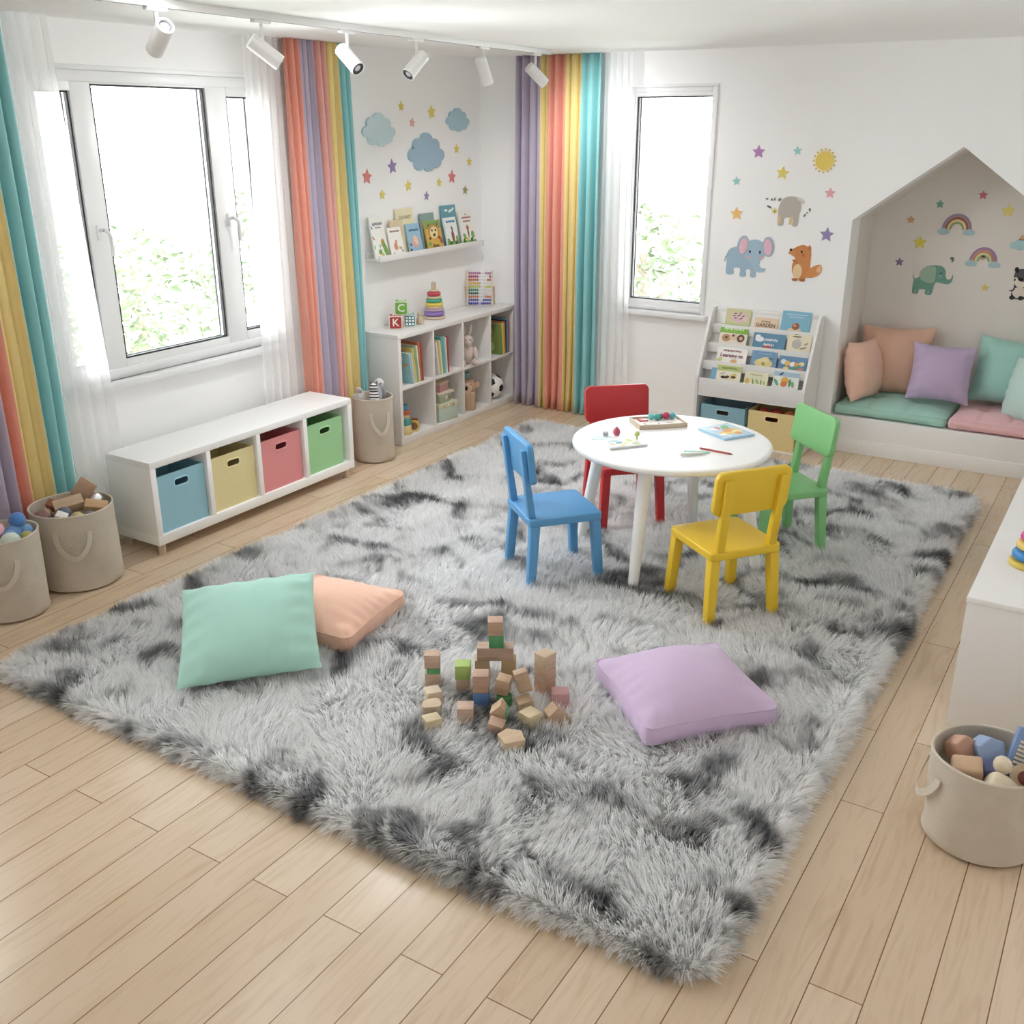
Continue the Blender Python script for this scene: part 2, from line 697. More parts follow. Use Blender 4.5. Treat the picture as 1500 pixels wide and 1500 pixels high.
def window(name, mtx, u0, u1, v0, v1, glass, fw, handles):
    """u along the wall, v up, local z towards the room (0 = the wall's face)"""
    bm = newbm()
    d0, d1 = -0.085, -0.015
    # frame bars: everything between the openings
    rect_frame(bm, u0, u1, v0, v1, fw, d0, d1)
    gl = sorted(glass)
    for a, b in zip(gl, gl[1:]):
        bx(a[1] + 0.005, b[0] - 0.005, v0 + fw, v1 - fw, d0, d1 - 0.006, bm, 0.003)
    for g in gl:                                    # sill and head fillers up to each opening
        bx(g[0] - 0.006, g[1] + 0.006, v0 + fw - 0.01, g[2], d0, d1 - 0.004, bm, 0.002)
        bx(g[0] - 0.006, g[1] + 0.006, g[3], v1 - fw + 0.01, d0, d1 - 0.004, bm, 0.002)
    bx(gl[0][0] - 0.2 if gl[0][0] - u0 > 0.2 else u0 + fw - 0.01, gl[0][0], v0 + fw, v1 - fw, d0, d1 - 0.004, bm, 0.002)
    bx(gl[-1][1], u1 - fw + 0.01, v0 + fw, v1 - fw, d0, d1 - 0.004, bm, 0.002)
    w = struct(name, bm, PVC)
    w.matrix_basis = mtx
    for g in gl:
        b2 = newbm()
        rect_frame(b2, g[0], g[1], g[2], g[3], 0.008, -0.05, -0.03, 0)
        rect_frame(b2, g[0], g[1], g[2], g[3], 0.007, -0.082, -0.074, 0)
        o = obj('gasket', b2, GASKET, w)
        b2 = newbm()
        bx(g[0] + 0.002, g[1] - 0.002, g[2] + 0.002, g[3] - 0.002, -0.046, -0.042, b2)
        obj('glass_pane', b2, GLASS, w, smooth=0)
    for hu, hv in handles:
        b2 = newbm()
        add_box(b2, (hu, hv, d1), (0.024, 0.07, 0.016), 0.004)
        add_tube(b2, spline([(hu, hv + 0.01, d1), (hu, hv + 0.012, d1 + 0.035), (hu + 0.02, hv, d1 + 0.045), (hu + 0.03, hv - 0.04, d1 + 0.045), (hu + 0.032, hv - 0.11, d1 + 0.042)], 5, False), 0.009, 10)
        obj('window_handle', b2, PVC, w)
    return w


LW = frame((0, 1, 0), (0, 0, 1), (1, 0, 0))          # left wall: u=+y, v=z, normal +x
BWF = frame((1, 0, 0), (0, 0, 1), (0, -1, 0))        # back wall: u=+x, v=z, normal -y
window('window_1', LW, WY0, WY1, WZ0, WZ1,
       [(-3.56, -3.385, 0.885, 2.155), (-3.262, -2.572, 0.89, 2.187), (-2.42, -2.24, 0.90, 2.15)], 0.05,
       [(-3.33, 1.52), (-2.49, 1.52)])
window('window_3', LW, NY0, NY1, WZ0, WZ1, [(NY0 + 0.08, -5.15, 0.89, 2.187), (-5.03, NY1 - 0.08, 0.89, 2.187)], 0.05, [(-5.09, 1.52)])
window('window_2', BWF, BX0, BX1, BZ0, BZ1, [(1.235, 1.772, 0.868, 2.185)], 0.03, [])
bm = newbm(); bx(-0.02, 0.055, WY0 - 0.03, WY1 + 0.03, 0.765, 0.80, bm, 0.006); struct('window_sill_left', bm, PVC)
bm = newbm(); bx(BX0 - 0.03, BX1 + 0.045, -0.05, 0.02, 0.765, 0.80, bm, 0.006); struct('window_sill_back', bm, PVC)
bm = newbm()
bx(-0.004, 0.012, WY0 - 0.02, WY1 + 0.02, WZ1, WZ1 + 0.022, bm, 0.003)
struct('trim_1', bm, PVC)
bm = newbm()
bx(BX0 - 0.02, BX1 + 0.02, -0.012, 0.004, BZ1, BZ1 + 0.016, bm, 0.003)
bx(BX1, BX1 + 0.016, -0.012, 0.004, BZ0, BZ1, bm, 0.003)
struct('trim_2', bm, PVC)

# ---- outside: pale ground far below and loose light green trees
bm = newbm(); bx(-60, 60, -60, 60, -3.3, -3.0, bm); 
o = struct('ground_outside', bm, M((236, 238, 228), 0.9, 0.03, 0.3))
BARK = M((120, 110, 95), 0.9, 0.2, 12, 0.3, 30)


def tree(loc, h, rad, seed, n, label, cols):
    rng = random.Random(seed)
    t = thing('garden_tree', label, 'tree', loc, group='pale trees outside the windows')
    b = newbm()
    add_tube(b, [(0, 0, 0), (0.05, 0.02, h * 0.35), (-0.03, 0.03, h * 0.7), (0, 0, h * 0.9)], [0.11, 0.08, 0.05, 0.02], 8)
    for k in range(6):
        a = rng.uniform(0, 2 * PI); z = h * rng.uniform(0.45, 0.8)
        add_tube(b, [(0, 0, z), (math.cos(a) * rad * 0.4, math.sin(a) * rad * 0.4, z + 0.3), (math.cos(a) * rad * 0.85, math.sin(a) * rad * 0.85, z + 0.55)], [0.035, 0.022, 0.008], 6)
    obj('trunk', b, BARK, t)
    vs, fs = [], []
    for k in range(n):
        while True:
            p = Vector((rng.uniform(-1, 1), rng.uniform(-1, 1), rng.uniform(-1, 1)))
            if 0.15 < p.length < 1:
                break
        c = Vector((p.x * rad, p.y * rad, h * 0.72 + p.z * rad * 0.95))
        s = rng.uniform(0.05, 0.11)
        d = Vector((rng.uniform(-1, 1), rng.uniform(-1, 1), rng.uniform(-0.6, 0.6))).normalized()
        e = d.cross(Vector((rng.uniform(-1, 1), rng.uniform(-1, 1), rng.uniform(-1, 1)))).normalized()
        f = d.cross(e) * 0.2
        i = len(vs)
        vs += [c - d * s, c + e * s * 0.45 + f * s, c + d * s, c - e * s * 0.45 + f * s]
        fs.append((i, i + 1, i + 2, i + 3))
    me = bpy.data.meshes.new('foliage')
    me.from_pydata([tuple(v) for v in vs], [], fs)
    for c in cols:
        me.materials.append(c)
    for pl in me.polygons:
        pl.material_index = rng.randrange(len(cols))
    fo = bpy.data.objects.new('foliage', me)
    COL.objects.link(fo)
    fo.parent = t
    fo['kind'] = 'stuff'


GREENS = [M((92, 104, 74), 0.7, 0.1), M((76, 92, 60), 0.7, 0.1), M((108, 116, 94), 0.7, 0.1)]
TREES = [((-6.2, 0.4, -3), 4.3, 1.25, 1, 1900), ((-7.6, 2.8, -3), 4.0, 1.3, 2, 1800), ((-5.4, -2.2, -3), 3.7, 1.2, 3, 1700),
         ((-8.0, 6.0, -3), 4.4, 1.4, 4, 1800), ((-1.2, 5.6, -3), 4.6, 1.2, 5, 1900), ((-4.2, 7.4, -3), 4.4, 1.4, 6, 1900), ((1.6, 7.6, -3), 4.2, 1.3, 7, 1800)]
for i, (l, h, r_, sd, n) in enumerate(TREES):
    tree(l, h - 0.45, r_, sd, int(n * 0.6), 'pale sunlit green tree outside the wide window' if i < 4 else 'pale sunlit green tree outside the narrow back window', GREENS)


# ---------------------------------------------------------------- curtains
CORAL = M((240, 154, 132), 0.85, 0.05, 30, 0.06, 400, 0.2, 0.2)
LILAC = M((180, 168, 192), 0.85, 0.05, 30, 0.06, 400, 0.2, 0.2)
BUTTER = M((232, 206, 124), 0.85, 0.05, 30, 0.06, 400, 0.2, 0.2)
TEAL = M((134, 204, 206), 0.85, 0.05, 30, 0.06, 400, 0.2, 0.2)
PINKC = M((234, 170, 160), 0.85, 0.05, 30, 0.06, 400, 0.2, 0.2)


def curtain(name, label, cat, mtx, bands, mats, z0, z1, pitch, amp, thick, seed, flare=0.0, group=None, anchor=0.5):
    """pleated sheet hung from the ceiling; bands = edges along u, one colour between each two; local z = away from the wall"""
    rng = random.Random(seed)
    us, mi = [], []
    for i in range(len(bands) - 1):
        w = bands[i + 1] - bands[i]
        n = max(1, round(abs(w) / pitch))
        k = n * 12
        for q in range(k):
            us.append((bands[i] + w * q / k, i, n * q / k))
    us.append((bands[-1], len(bands) - 2, max(1, round(abs(bands[-1] - bands[-2]) / pitch))))
    nv = 26
    ph = [rng.uniform(-0.5, 0.5) for _ in range(len(bands) * 6)]
    vs, fs, fm = [], [], []
    u_mid = bands[0] + (bands[-1] - bands[0]) * anchor
    for j in range(nv + 1):
        v = j / nv
        z = z1 + (z0 - z1) * v
        for (u, i, f) in us:
            fold = int(f + 0.5) + i * 3
            sway = 0.35 * math.sin(v * 2.2 + ph[fold % len(ph)] * 4)
            a = amp * (0.55 + 0.45 * min(1, v * 1.6)) * (1 + 0.25 * math.sin(v * 3 + fold))
            d = a * math.cos(2 * PI * f + sway) + 0.25 * a * math.cos(4 * PI * f + fold)
            du = 0.22 * pitch * math.sin(2 * PI * f + v * 1.3) * (0.4 + 0.6 * v) + flare * v * (u - u_mid)
            end = math.exp(-((1 - v) * 22))
            vs.append((u + du + 0.012 * end * math.sin(fold * 2.3), z, d + end * 0.012))
    nu = len(us)
    for j in range(nv):
        for i in range(nu - 1):
            fs.append((j * nu + i, (j + 1) * nu + i, (j + 1) * nu + i + 1, j * nu + i + 1))
            fm.append(us[i][1])
    me = bpy.data.meshes.new(name)
    me.from_pydata(vs, [], fs)
    ml = []
    for m in mats:
        if m not in ml:
            ml.append(m)
    for m in ml:
        me.materials.append(m)
    for p, b in zip(me.polygons, fm):
        p.material_index = ml.index(mats[b])
        p.use_smooth = True
    o = bpy.data.objects.new(name, me)
    COL.objects.link(o)
    o.matrix_basis = mtx
    if thick:
        md = o.modifiers.new('cloth_thickness', 'SOLIDIFY')
        md.thickness = thick
        md.offset = 0
    return tag(o, label, cat, group)


GC = 'pastel striped curtains'
ZT = ZC - 0.002
curtain('curtain', 'pastel striped curtain behind the toy baskets, teal edge beside the sheer', 'curtain', T(0.075, 0, 0) @ LW,
        [-4.42, -4.24, -4.065, -3.987, -3.883, -3.755], [LILAC, LILAC, CORAL, BUTTER, TEAL], 0.004, ZT, 0.065, 0.032, 0.004, 1, 0.0, GC)
curtain('curtain', 'pastel striped curtain beside the shelf of picture books, coral edge against the sheer', 'curtain', T(0.085, 0, 0) @ LW,
        [-2.085, -1.965, -1.862, -1.758, -1.654, -1.56], [CORAL, LILAC, PINKC, BUTTER, TEAL], 0.004, ZT, 0.062, 0.036, 0.004, 2, 0.02, GC)
curtain('curtain', 'pastel striped curtain in the corner, from lilac to teal beside the narrow window', 'curtain', T(0, -0.065, 0) @ BWF,
        [0.355, 0.545, 0.615, 0.745, 0.868, 1.02], [LILAC, BUTTER, CORAL, BUTTER, TEAL], 0.004, ZT, 0.064, 0.036, 0.004, 3, 0.0, GC)
GS = 'white sheer curtains'
curtain('sheer_curtain', 'white sheer curtain beside the teal edge above the toy basket of wooden blocks', 'curtain', T(0.072, 0, 0) @ LW, [-3.735, -3.515], [SHEER], 0.01, ZT, 0.05, 0.013, 0, 4, 0.38, GS, 0.0)
curtain('sheer_curtain', 'white sheer curtain between the wide window and the coral curtain edge', 'curtain', T(0.072, 0, 0) @ LW, [-2.375, -2.11], [SHEER], 0.01, ZT, 0.05, 0.013, 0, 5, 0.28, GS, 1.0)
curtain('sheer_curtain', 'white sheer curtain over part of the narrow back window', 'curtain', T(0, -0.07, 0) @ BWF, [1.04, 1.235], [SHEER], 0.01, ZT, 0.05, 0.012, 0, 6, 0.25, GS, 0.0)

# ---------------------------------------------------------------- shag rug
RX0, RX1, RY0, RY1 = 0.815, 3.745, -4.705, -0.60


def vnoise(x, y, freq, seed):
    g = np.random.default_rng(seed).random((64, 64))
    fx, fy = x * freq + 13.7, y * freq + 29.3
    ix, iy = np.floor(fx).astype(int), np.floor(fy).astype(int)
    tx, ty = fx - ix, fy - iy
    tx, ty = tx * tx * (3 - 2 * tx), ty * ty * (3 - 2 * ty)
    a = g[ix % 64, iy % 64]; b = g[(ix + 1) % 64, iy % 64]
    c = g[ix % 64, (iy + 1) % 64]; d = g[(ix + 1) % 64, (iy + 1) % 64]
    return (a * (1 - tx) + b * tx) * (1 - ty) + (c * (1 - tx) + d * tx) * ty


def shag_rug():
    HT, RE = 0.034, 0.040                      # backing's height and the roll of its edge
    W, D = RX1 - RX0, RY1 - RY0
    mx_, my_ = (RX0 + RX1) / 2, (RY0 + RY1) / 2
    b = newbm()
    rings = []
    for k in range(7):
        a = PI / 2 * k / 6
        ins = RE * (1 - math.cos(a))
        z = 0.001 + (HT - 0.001) * math.sin(a)
        rings.append([b.verts.new((x + mx_, y + my_, z)) for x, y in rnd_rect(W - 2 * ins, D - 2 * ins, 0.09 - ins, 10)])
    for A_, B_ in zip(rings, rings[1:]):
        for k in range(len(A_)):
            b.faces.new((A_[k], A_[(k + 1) % len(A_)], B_[(k + 1) % len(A_)], B_[k]))
    b.faces.new(rings[-1]); b.faces.new(rings[0][::-1])
    root = obj('shag_rug', b, SHAG)
    tag(root, 'large grey and white mottled shaggy rug on the oak floor', 'rug')
    rng = np.random.default_rng(5)
    sp = 0.0165
    gx, gy = np.meshgrid(np.arange(RX0 + 0.004, RX1, sp), np.arange(RY0 + 0.004, RY1, sp))
    cx = (gx.ravel() + rng.uniform(-0.5, 0.5, gx.size) * sp)
    cy = (gy.ravel() + rng.uniform(-0.5, 0.5, gx.size) * sp)
    # extra tufts round the rolled edge
    per_ = 2 * (W + D)
    m = int(per_ / 0.0022)
    t_ = rng.random(m) * per_
    off = RE * (1 - np.cos(rng.random(m) * np.pi / 2))
    ex = np.where(t_ < W, RX0 + t_, np.where(t_ < 2 * W, RX0 + t_ - W, np.where(t_ < 2 * W + D, RX0 + off, RX1 - off)))
    ey = np.where(t_ < W, RY0 + off, np.where(t_ < 2 * W, RY1 - off, np.where(t_ < 2 * W + D, RY0 + t_ - 2 * W, RY0 + t_ - 2 * W - D)))
    cx, cy = np.concatenate([cx, ex]), np.concatenate([cy, ey])
    # signed distance to the rounded outline and its outward direction
    rc = 0.09
    px_, py_ = cx - mx_, cy - my_
    qx, qy = np.abs(px_) - (W / 2 - rc), np.abs(py_) - (D / 2 - rc)
    ax_, ay_ = np.maximum(qx, 0), np.maximum(qy, 0)
    ll = np.sqrt(ax_ * ax_ + ay_ * ay_)
    sd_ = ll + np.minimum(np.maximum(qx, qy), 0) - rc
    ok = sd_ < -0.0005
    cx, cy, px_, py_, qx, qy, ax_, ay_, ll, sd_ = [v[ok] for v in (cx, cy, px_, py_, qx, qy, ax_, ay_, ll, sd_)]
    inx = np.where(ll > 1e-6, ax_ / np.maximum(ll, 1e-6), (qx >= qy).astype(float)) * np.sign(px_)
    iny = np.where(ll > 1e-6, ay_ / np.maximum(ll, 1e-6), (qx < qy).astype(float)) * np.sign(py_)
    dist = -sd_
    el = np.clip(1 - dist / RE, 0, 1)                       # 0 on the flat, 1 at the very edge
    phi = np.arcsin(np.clip(el, 0, 1))                      # tilt of the surface normal
    z0 = 0.001 + (HT - 0.001) * np.cos(phi)
    N_ = np.stack([inx * np.sin(phi), iny * np.sin(phi), np.cos(phi)], 1)
    soft = np.clip(1 - dist / 0.11, 0, 1)
    ang = 2 * np.pi * (1.3 * vnoise(cx, cy, 2.3, 1) + 0.6 * vnoise(cx, cy, 7.0, 2)) + rng.normal(0, 0.35, cx.size)
    lean = 0.18 + 0.95 * vnoise(cx, cy, 5.0, 3) + rng.normal(0, 0.12, cx.size)
    ln = 0.036 + 0.020 * vnoise(cx, cy, 6.0, 4) + rng.normal(0, 0.003, cx.size)
    tx, ty = np.cos(ang) * (1 - soft) + inx * soft * 1.2, np.sin(ang) * (1 - soft) + iny * soft * 1.2
    T_ = np.stack([tx * np.sin(lean), ty * np.sin(lean), -0.18 * el], 1)
    Dv = N_ * np.cos(lean)[:, None] + T_
    Dv /= np.linalg.norm(Dv, axis=1)[:, None]
    per = 11
    n = cx.size * per
    rp_ = lambda a: np.repeat(a, per, axis=0)
    C0 = rp_(np.stack([cx, cy, z0], 1)); DV = rp_(Dv); NV = rp_(N_); LN = rp_(ln)
    L = LN * rng.uniform(0.7, 1.18, n)
    r = 0.011 * np.sqrt(rng.random(n)); th = rng.random(n) * 2 * np.pi
    J = np.stack([r * np.cos(th), r * np.sin(th), np.zeros(n)], 1)
    J -= NV * np.sum(J * NV, axis=1)[:, None]
    p0 = C0 + J - NV * 0.004
    tip = C0 + J * 0.62 + DV * L[:, None] + rng.normal(0, 1, (n, 3)) * (L * 0.13)[:, None]
    tip[:, 2] = np.maximum(tip[:, 2], 0.003 + 0.004 * rng.random(n))
    midp = p0 * 0.5 + tip * 0.5 + NV * (L * 0.10)[:, None]
    a = rng.random(n) * np.pi
    w = rng.uniform(0.0008, 0.0016, n)
    sv = np.stack([np.cos(a) * w, np.sin(a) * w, rng.normal(0, 0.4, n) * w], 1)
    V = np.stack([p0 - sv, p0 + sv, midp - sv * 0.9, midp + sv * 0.9, tip], 1).reshape(-1, 3).astype(np.float32)
    base = np.arange(n, dtype=np.int32) * 5
    quad = np.stack([base, base + 1, base + 3, base + 2], 1)
    tri = np.stack([base + 2, base + 3, base + 4], 1)
    loops = np.concatenate([quad, tri], 1).ravel()
    starts = np.stack([np.arange(n) * 7, np.arange(n) * 7 + 4], 1).ravel().astype(np.int32)
    me = bpy.data.meshes.new('pile')
    me.vertices.add(len(V)); me.vertices.foreach_set('co', V.ravel())
    me.loops.add(len(loops)); me.loops.foreach_set('vertex_index', loops)
    me.polygons.add(2 * n); me.polygons.foreach_set('loop_start', starts)
    me.polygons.foreach_set('loop_total', np.tile(np.array([4, 3], dtype=np.int32), n))
    me.materials.append(SHAG)
    me.update(calc_edges=True)
    me.polygons.foreach_set('use_smooth', np.ones(2 * n, dtype=bool))
    at = me.attributes.new('strand', 'FLOAT', 'POINT')      # each strand's own shade of dye
    at.data.foreach_set('value', np.repeat(rng.random(n), 5).astype(np.float32))
    p = bpy.data.objects.new('pile', me)
    COL.objects.link(p)
    p.parent = root
    p['kind'] = 'stuff'


shag_rug()

# ---------------------------------------------------------------- play table and chairs
t = thing('round_table', 'white round children\'s play table standing among four coloured chairs', 'table', (2.575, -2.29, 0), (0, 0, R(5)))
b = newbm()
add_lathe(b, [(0, 0.587), (0.445, 0.587), (0.457, 0.590), (0.464, 0.598), (0.466, 0.606), (0.464, 0.614), (0.457, 0.619), (0.445, 0.62), (0, 0.62)], 96)
obj('tabletop', b, M((246, 246, 246), 0.28, 0.005), t)
for k in range(4):
    a = k * PI / 2
    b = newbm()
    add_tube(b, [(0.345 * math.cos(a), 0.345 * math.sin(a), 0.588), (0.40 * math.cos(a), 0.40 * math.sin(a), 0.3), (0.452 * math.cos(a), 0.452 * math.sin(a), 0.024)], [0.033, 0.029, 0.023], 24)
    obj('leg', b, M((243, 243, 243), 0.35, 0.005), t)


def chair(rgb, label, x, y, a):
    m = M(rgb, 0.38, 0.02, 4)
    t = thing('child_chair', label, 'chair', (x, y, 0), (0, 0, a), 'small chairs round the play table')
    w, d, zs = 0.342, 0.351, 0.367
    b = newbm()
    add_prism(b, rnd_rect(w, d, 0.025, 5), zs - 0.036, zs)
    es = [e for e in b.edges if len(e.link_faces) == 2 and e.calc_face_angle(0) > 1.0]
    bmesh.ops.bevel(b, geom=es, offset=0.006, segments=3, profile=0.5, affect='EDGES')
    obj('seat', b, m, t)
    for sx in (-1, 1):
        for sy in (-1, 1):
            b = newbm()
            add_bar(b, (sx * (w / 2 - 0.012), sy * (d / 2 - 0.008), 0.024), (sx * (w / 2 - 0.028), sy * (d / 2 - 0.03), zs - 0.034), (0.040, 0.038), (0.046, 0.046), bev=0.006)
            obj('leg', b, m, t)
    for sx in (-1, 1):
        b = newbm()
        add_bar(b, (sx * 0.125, -d / 2 + 0.022, zs - 0.004), (sx * 0.128, -d / 2 - 0.022, 0.685), (0.040, 0.034), (0.036, 0.024), bev=0.005)
        obj('back_post', b, m, t)
    b = newbm()
    P = frame((1, 0, 0), (0, -0.115, 0.9934), (0, -0.9934, -0.115), (0, -d / 2 - 0.003, 0.62))
    add_prism(b, rnd_rect(0.352, 0.19, 0.032, 6), -0.026, 0.002, P)
    es = [e for e in b.edges if len(e.link_faces) == 2 and e.calc_face_angle(0) > 1.0]
    bmesh.ops.bevel(b, geom=es, offset=0.006, segments=3, profile=0.5, affect='EDGES')
    obj('backrest', b, m, t)
    return t


chair((80, 160, 224), 'blue child chair at the round table, facing its white legs', 2.20, -2.744, -0.696)
chair((240, 194, 20), 'yellow child chair with its back to the lilac floor cushion', 3.006, -2.68, 0.925)
chair((124, 202, 122), 'green child chair between the round table and the alcove', 2.985, -1.88, 2.414)
chair((218, 42, 48), 'red child chair on the far side of the round table', 2.165, -1.93, 3.90)

# ---------------------------------------------------------------- low bench with four fabric bins
BEECH = wood((214, 186, 150), 0.5, 2)


def panel_with_slot(bm, w, h, th, sw, sh, sz, mtx):
    """front panel w x h with a rounded slot centred at height sz"""
    out = [(-w / 2, 0), (w / 2, 0), (w / 2, h), (-w / 2, h)]
    hole = [(x, y + sz) for x, y in rnd_rect(sw, sh, sh * 0.38, 5)]
    add_prism(bm, out, 0, th, mtx, 0, [hole])


def bin_box(name, label, cat, rgb, loc, rz, w, d, h, group, sw=0.075, sh=0.03, drop=0.05):
    """open storage bin; local front faces -y, origin at the middle of the front's foot"""
    m = M(rgb, 0.75, 0.04, 40, 0.05, 300)
    t = thing(name, label, cat, loc, (0, 0, rz), group)
    b = newbm()
    th = 0.007
    bx(-w / 2, -w / 2 + th, th, d, 0, h, b, 0.001)
    bx(w / 2 - th, w / 2, th, d, 0, h, b, 0.001)
    bx(-w / 2 + th, w / 2 - th, d - th, d, 0, h, b, 0.001)
    bx(-w / 2 + th, w / 2 - th, th, d - th, 0, th, b, 0.001)
    obj('bin_body', b, m, t)
    b = newbm()
    panel_with_slot(b, w, h, th, sw, sh, h - drop, frame((1, 0, 0), (0, 0, 1), (0, -1, 0), (0, th, 0)))
    f = obj('front_panel', b, m, t)
    b = newbm()
    add_prism(b, [(x, y + h - drop) for x, y in rnd_rect(sw + 0.012, sh + 0.012, (sh + 0.012) * 0.4, 5)], 0, th + 0.003,
              frame((1, 0, 0), (0, 0, 1), (0, -1, 0), (0, th, 0)), 0, [[(x, y + h - drop) for x, y in rnd_rect(sw, sh, sh * 0.38, 5)]])
    lighter = tuple(min(255, v + 26) for v in rgb)
    obj('handle_rim', b, M(lighter, 0.5, 0.02), f)
    return t


t = thing('storage_bench', 'low white storage bench with four coloured bins under the wide window', 'bench', (0.27, -2.8225, 0))
Bx0, Bx1, By0, By1 = -0.168, 0.16, -0.7425, 0.7425
b = newbm(); bx(Bx0, Bx1, By0, By1, 0.452, 0.487, b, 0.003); obj('top_board', b, BENCHW, t)
b = newbm(); bx(Bx0, Bx1, By0, By1, 0.055, 0.105, b, 0.003); obj('bottom_board', b, BENCHW, t)
for y0, y1 in ((By0, By0 + 0.034), (By1 - 0.034, By1)):
    b = newbm(); bx(Bx0, Bx1, y0, y1, 0.105, 0.452, b, 0.0015); obj('side_panel', b, BENCHW, t)
for yc in (-3.198, -2.847, -2.482):
    b = newbm(); bx(Bx0 + 0.01, Bx1 - 0.001, yc + 2.8225 - 0.014, yc + 2.8225 + 0.014, 0.105, 0.452, b, 0.001); obj('divider', b, BENCHW, t)
b = newbm(); bx(Bx0, Bx0 + 0.008, By0 + 0.034, By1 - 0.034, 0.105, 0.452, b); obj('back_panel', b, BENCHW, t)
for x in (Bx0 + 0.05, Bx1 - 0.03):
    for y in (By0 + 0.035, By1 - 0.05):
        b = newbm(); add_lathe(b, [(0, 0.0), (0.017, 0.0), (0.018, 0.003), (0.021, 0.056), (0, 0.056)], 20, T(x, y, 0)); obj('leg', b, BEECH, t)
for rgb, y0, y1, lb in (((142, 198, 218), -3.524, -3.222, 'sky blue fabric bin, nearest the basket of wooden blocks, in the white bench'),
                        ((230, 214, 150), -3.175, -2.872, 'pale yellow fabric bin between the blue and coral bins in the bench'),
                        ((236, 140, 142), -2.826, -2.512, 'coral red fabric bin between the yellow and green bins in the bench'),
                        ((152, 212, 146), -2.462, -2.155, 'fresh green fabric bin at the far end of the white bench')):
    bin_box('storage_bin', lb, 'bin', rgb, (0.412, (y0 + y1) / 2, 0.1055), R(90), y1 - y0, 0.27, 0.292, 'coloured bins in the low bench', 0.085, 0.032, 0.055)

# ---------------------------------------------------------------- cube shelf
t = thing('cube_shelf', 'white eight-cube bookcase in the corner below the picture ledge', 'shelf', (0.155, -0.725, 0))
cy = -0.725
CXB, CXF = -0.145, 0.145
b = newbm(); bx(CXB, CXF, -1.444 - cy, -0.012 - cy, 0.712, 0.742, b, 0.002); obj('top_board', b, WHITE, t)
b = newbm(); bx(CXB, CXF, -1.444 - cy, -0.012 - cy, 0.0, 0.050, b, 0.002); obj('bottom_board', b, WHITE, t)
for y0, y1 in ((-1.444, -1.414), (-0.040, -0.012)):
    b = newbm(); bx(CXB, CXF, y0 - cy, y1 - cy, 0.05, 0.712, b, 0.001); obj('side_panel', b, WHITE, t)
for yc in (-1.052, -0.698, -0.345):
    b = newbm(); bx(CXB + 0.007, CXF - 0.003, yc - 0.009 - cy, yc + 0.009 - cy, 0.05, 0.712, b, 0.001); obj('divider', b, WHITE, t)
b = newbm(); bx(CXB, CXF - 0.001, -1.414 - cy, -0.040 - cy, 0.372, 0.390, b, 0.001); obj('middle_shelf', b, WHITE, t)
b = newbm(); bx(CXB, CXB + 0.006, -1.414 - cy, -0.040 - cy, 0.05, 0.712, b); obj('back_panel', b, WHITE, t)

# ---------------------------------------------------------------- low cabinet at the right wall
t = thing('low_cabinet', 'low off-white cabinet at the picture\'s edge carrying a stacking-ring toy', 'cabinet', (4.38, -2.1, 0))
b = newbm(); bx(-0.352, 0.352, -1.014, 1.45, 0.0, 0.484, b, 0.002); obj('body', b, M((226, 222, 219), 0.5, 0.01), t)
b = newbm(); bx(-0.355, 0.355, -1.017, 1.45, 0.484, 0.506, b, 0.003); obj('top_board', b, WHITE, t)

# ---------------------------------------------------------------- alcove bench
t = thing('alcove_bench', 'built-in white bench filling the house-shaped alcove', 'bench', (3.3625, 0, 0))
ax0, ax1 = AX0 + 0.002 - 3.3625, AX1 - 0.002 - 3.3625
b = newbm(); bx(ax0, ax1, 0.0, AD - 0.002, 0.0, 0.238, b, 0.003); obj('seat_box', b, TRIMW, t)
b = newbm(); bx(ax0, ax1, -0.012, 0.0, 0.0, 0.093, b, 0.003); obj('kickboard', b, TRIMW, t)


# ---------------------------------------------------------------- cushions
def pillow_bm(w, h, th, n=26, pinch=0.07, seed=0, wr=0.008):
    """knife-edge pillow: local x width, y height, z thickness"""
    rng = random.Random(seed)
    ph = [rng.uniform(0, 6.28) for _ in range(8)]
    vs, fs = [], []
    for side in (1, -1):
        for j in range(n + 1):
            for i in range(n + 1):
                u, v = -1 + 2 * i / n, -1 + 2 * j / n
                u, v = math.sin(u * PI / 2) * 0.5 + u * 0.5, math.sin(v * PI / 2) * 0.5 + v * 0.5
                x = u * w / 2 * (1 - pinch * (1 - v * v) * abs(u) ** 3)
                y = v * h / 2 * (1 - pinch * (1 - u * u) * abs(v) ** 3)
                prof = max(0.0, (1 - abs(u) ** 2.6) * (1 - abs(v) ** 2.6)) ** 0.62
                z = side * th / 2 * prof
                eu, ev = abs(u), abs(v)
                k = wr * prof * (1 - prof) * 4
                z += side * k * (math.sin(v * 17 + ph[0] + 2 * math.sin(u * 3)) * eu ** 2 + math.sin(u * 15 + ph[1]) * ev ** 2)
                z += side * wr * 0.6 * prof * math.sin(u * 3.1 + ph[2]) * math.sin(v * 2.7 + ph[3])
                vs.append((x, y, z))
    N = (n + 1) ** 2
    for s in (0, 1):
        for j in range(n):
            for i in range(n):
                q = (s * N + j * (n + 1) + i, s * N + j * (n + 1) + i + 1, s * N + (j + 1) * (n + 1) + i + 1, s * N + (j + 1) * (n + 1) + i)
                fs.append(q if s == 0 else q[::-1])
    me = bpy.data.meshes.new('tmp')
    me.from_pydata(vs, [], fs)
    b = bmesh.new()
    b.from_mesh(me)
    bpy.data.meshes.remove(me)
    bmesh.ops.remove_doubles(b, verts=b.verts[:], dist=0.0004)
    return b


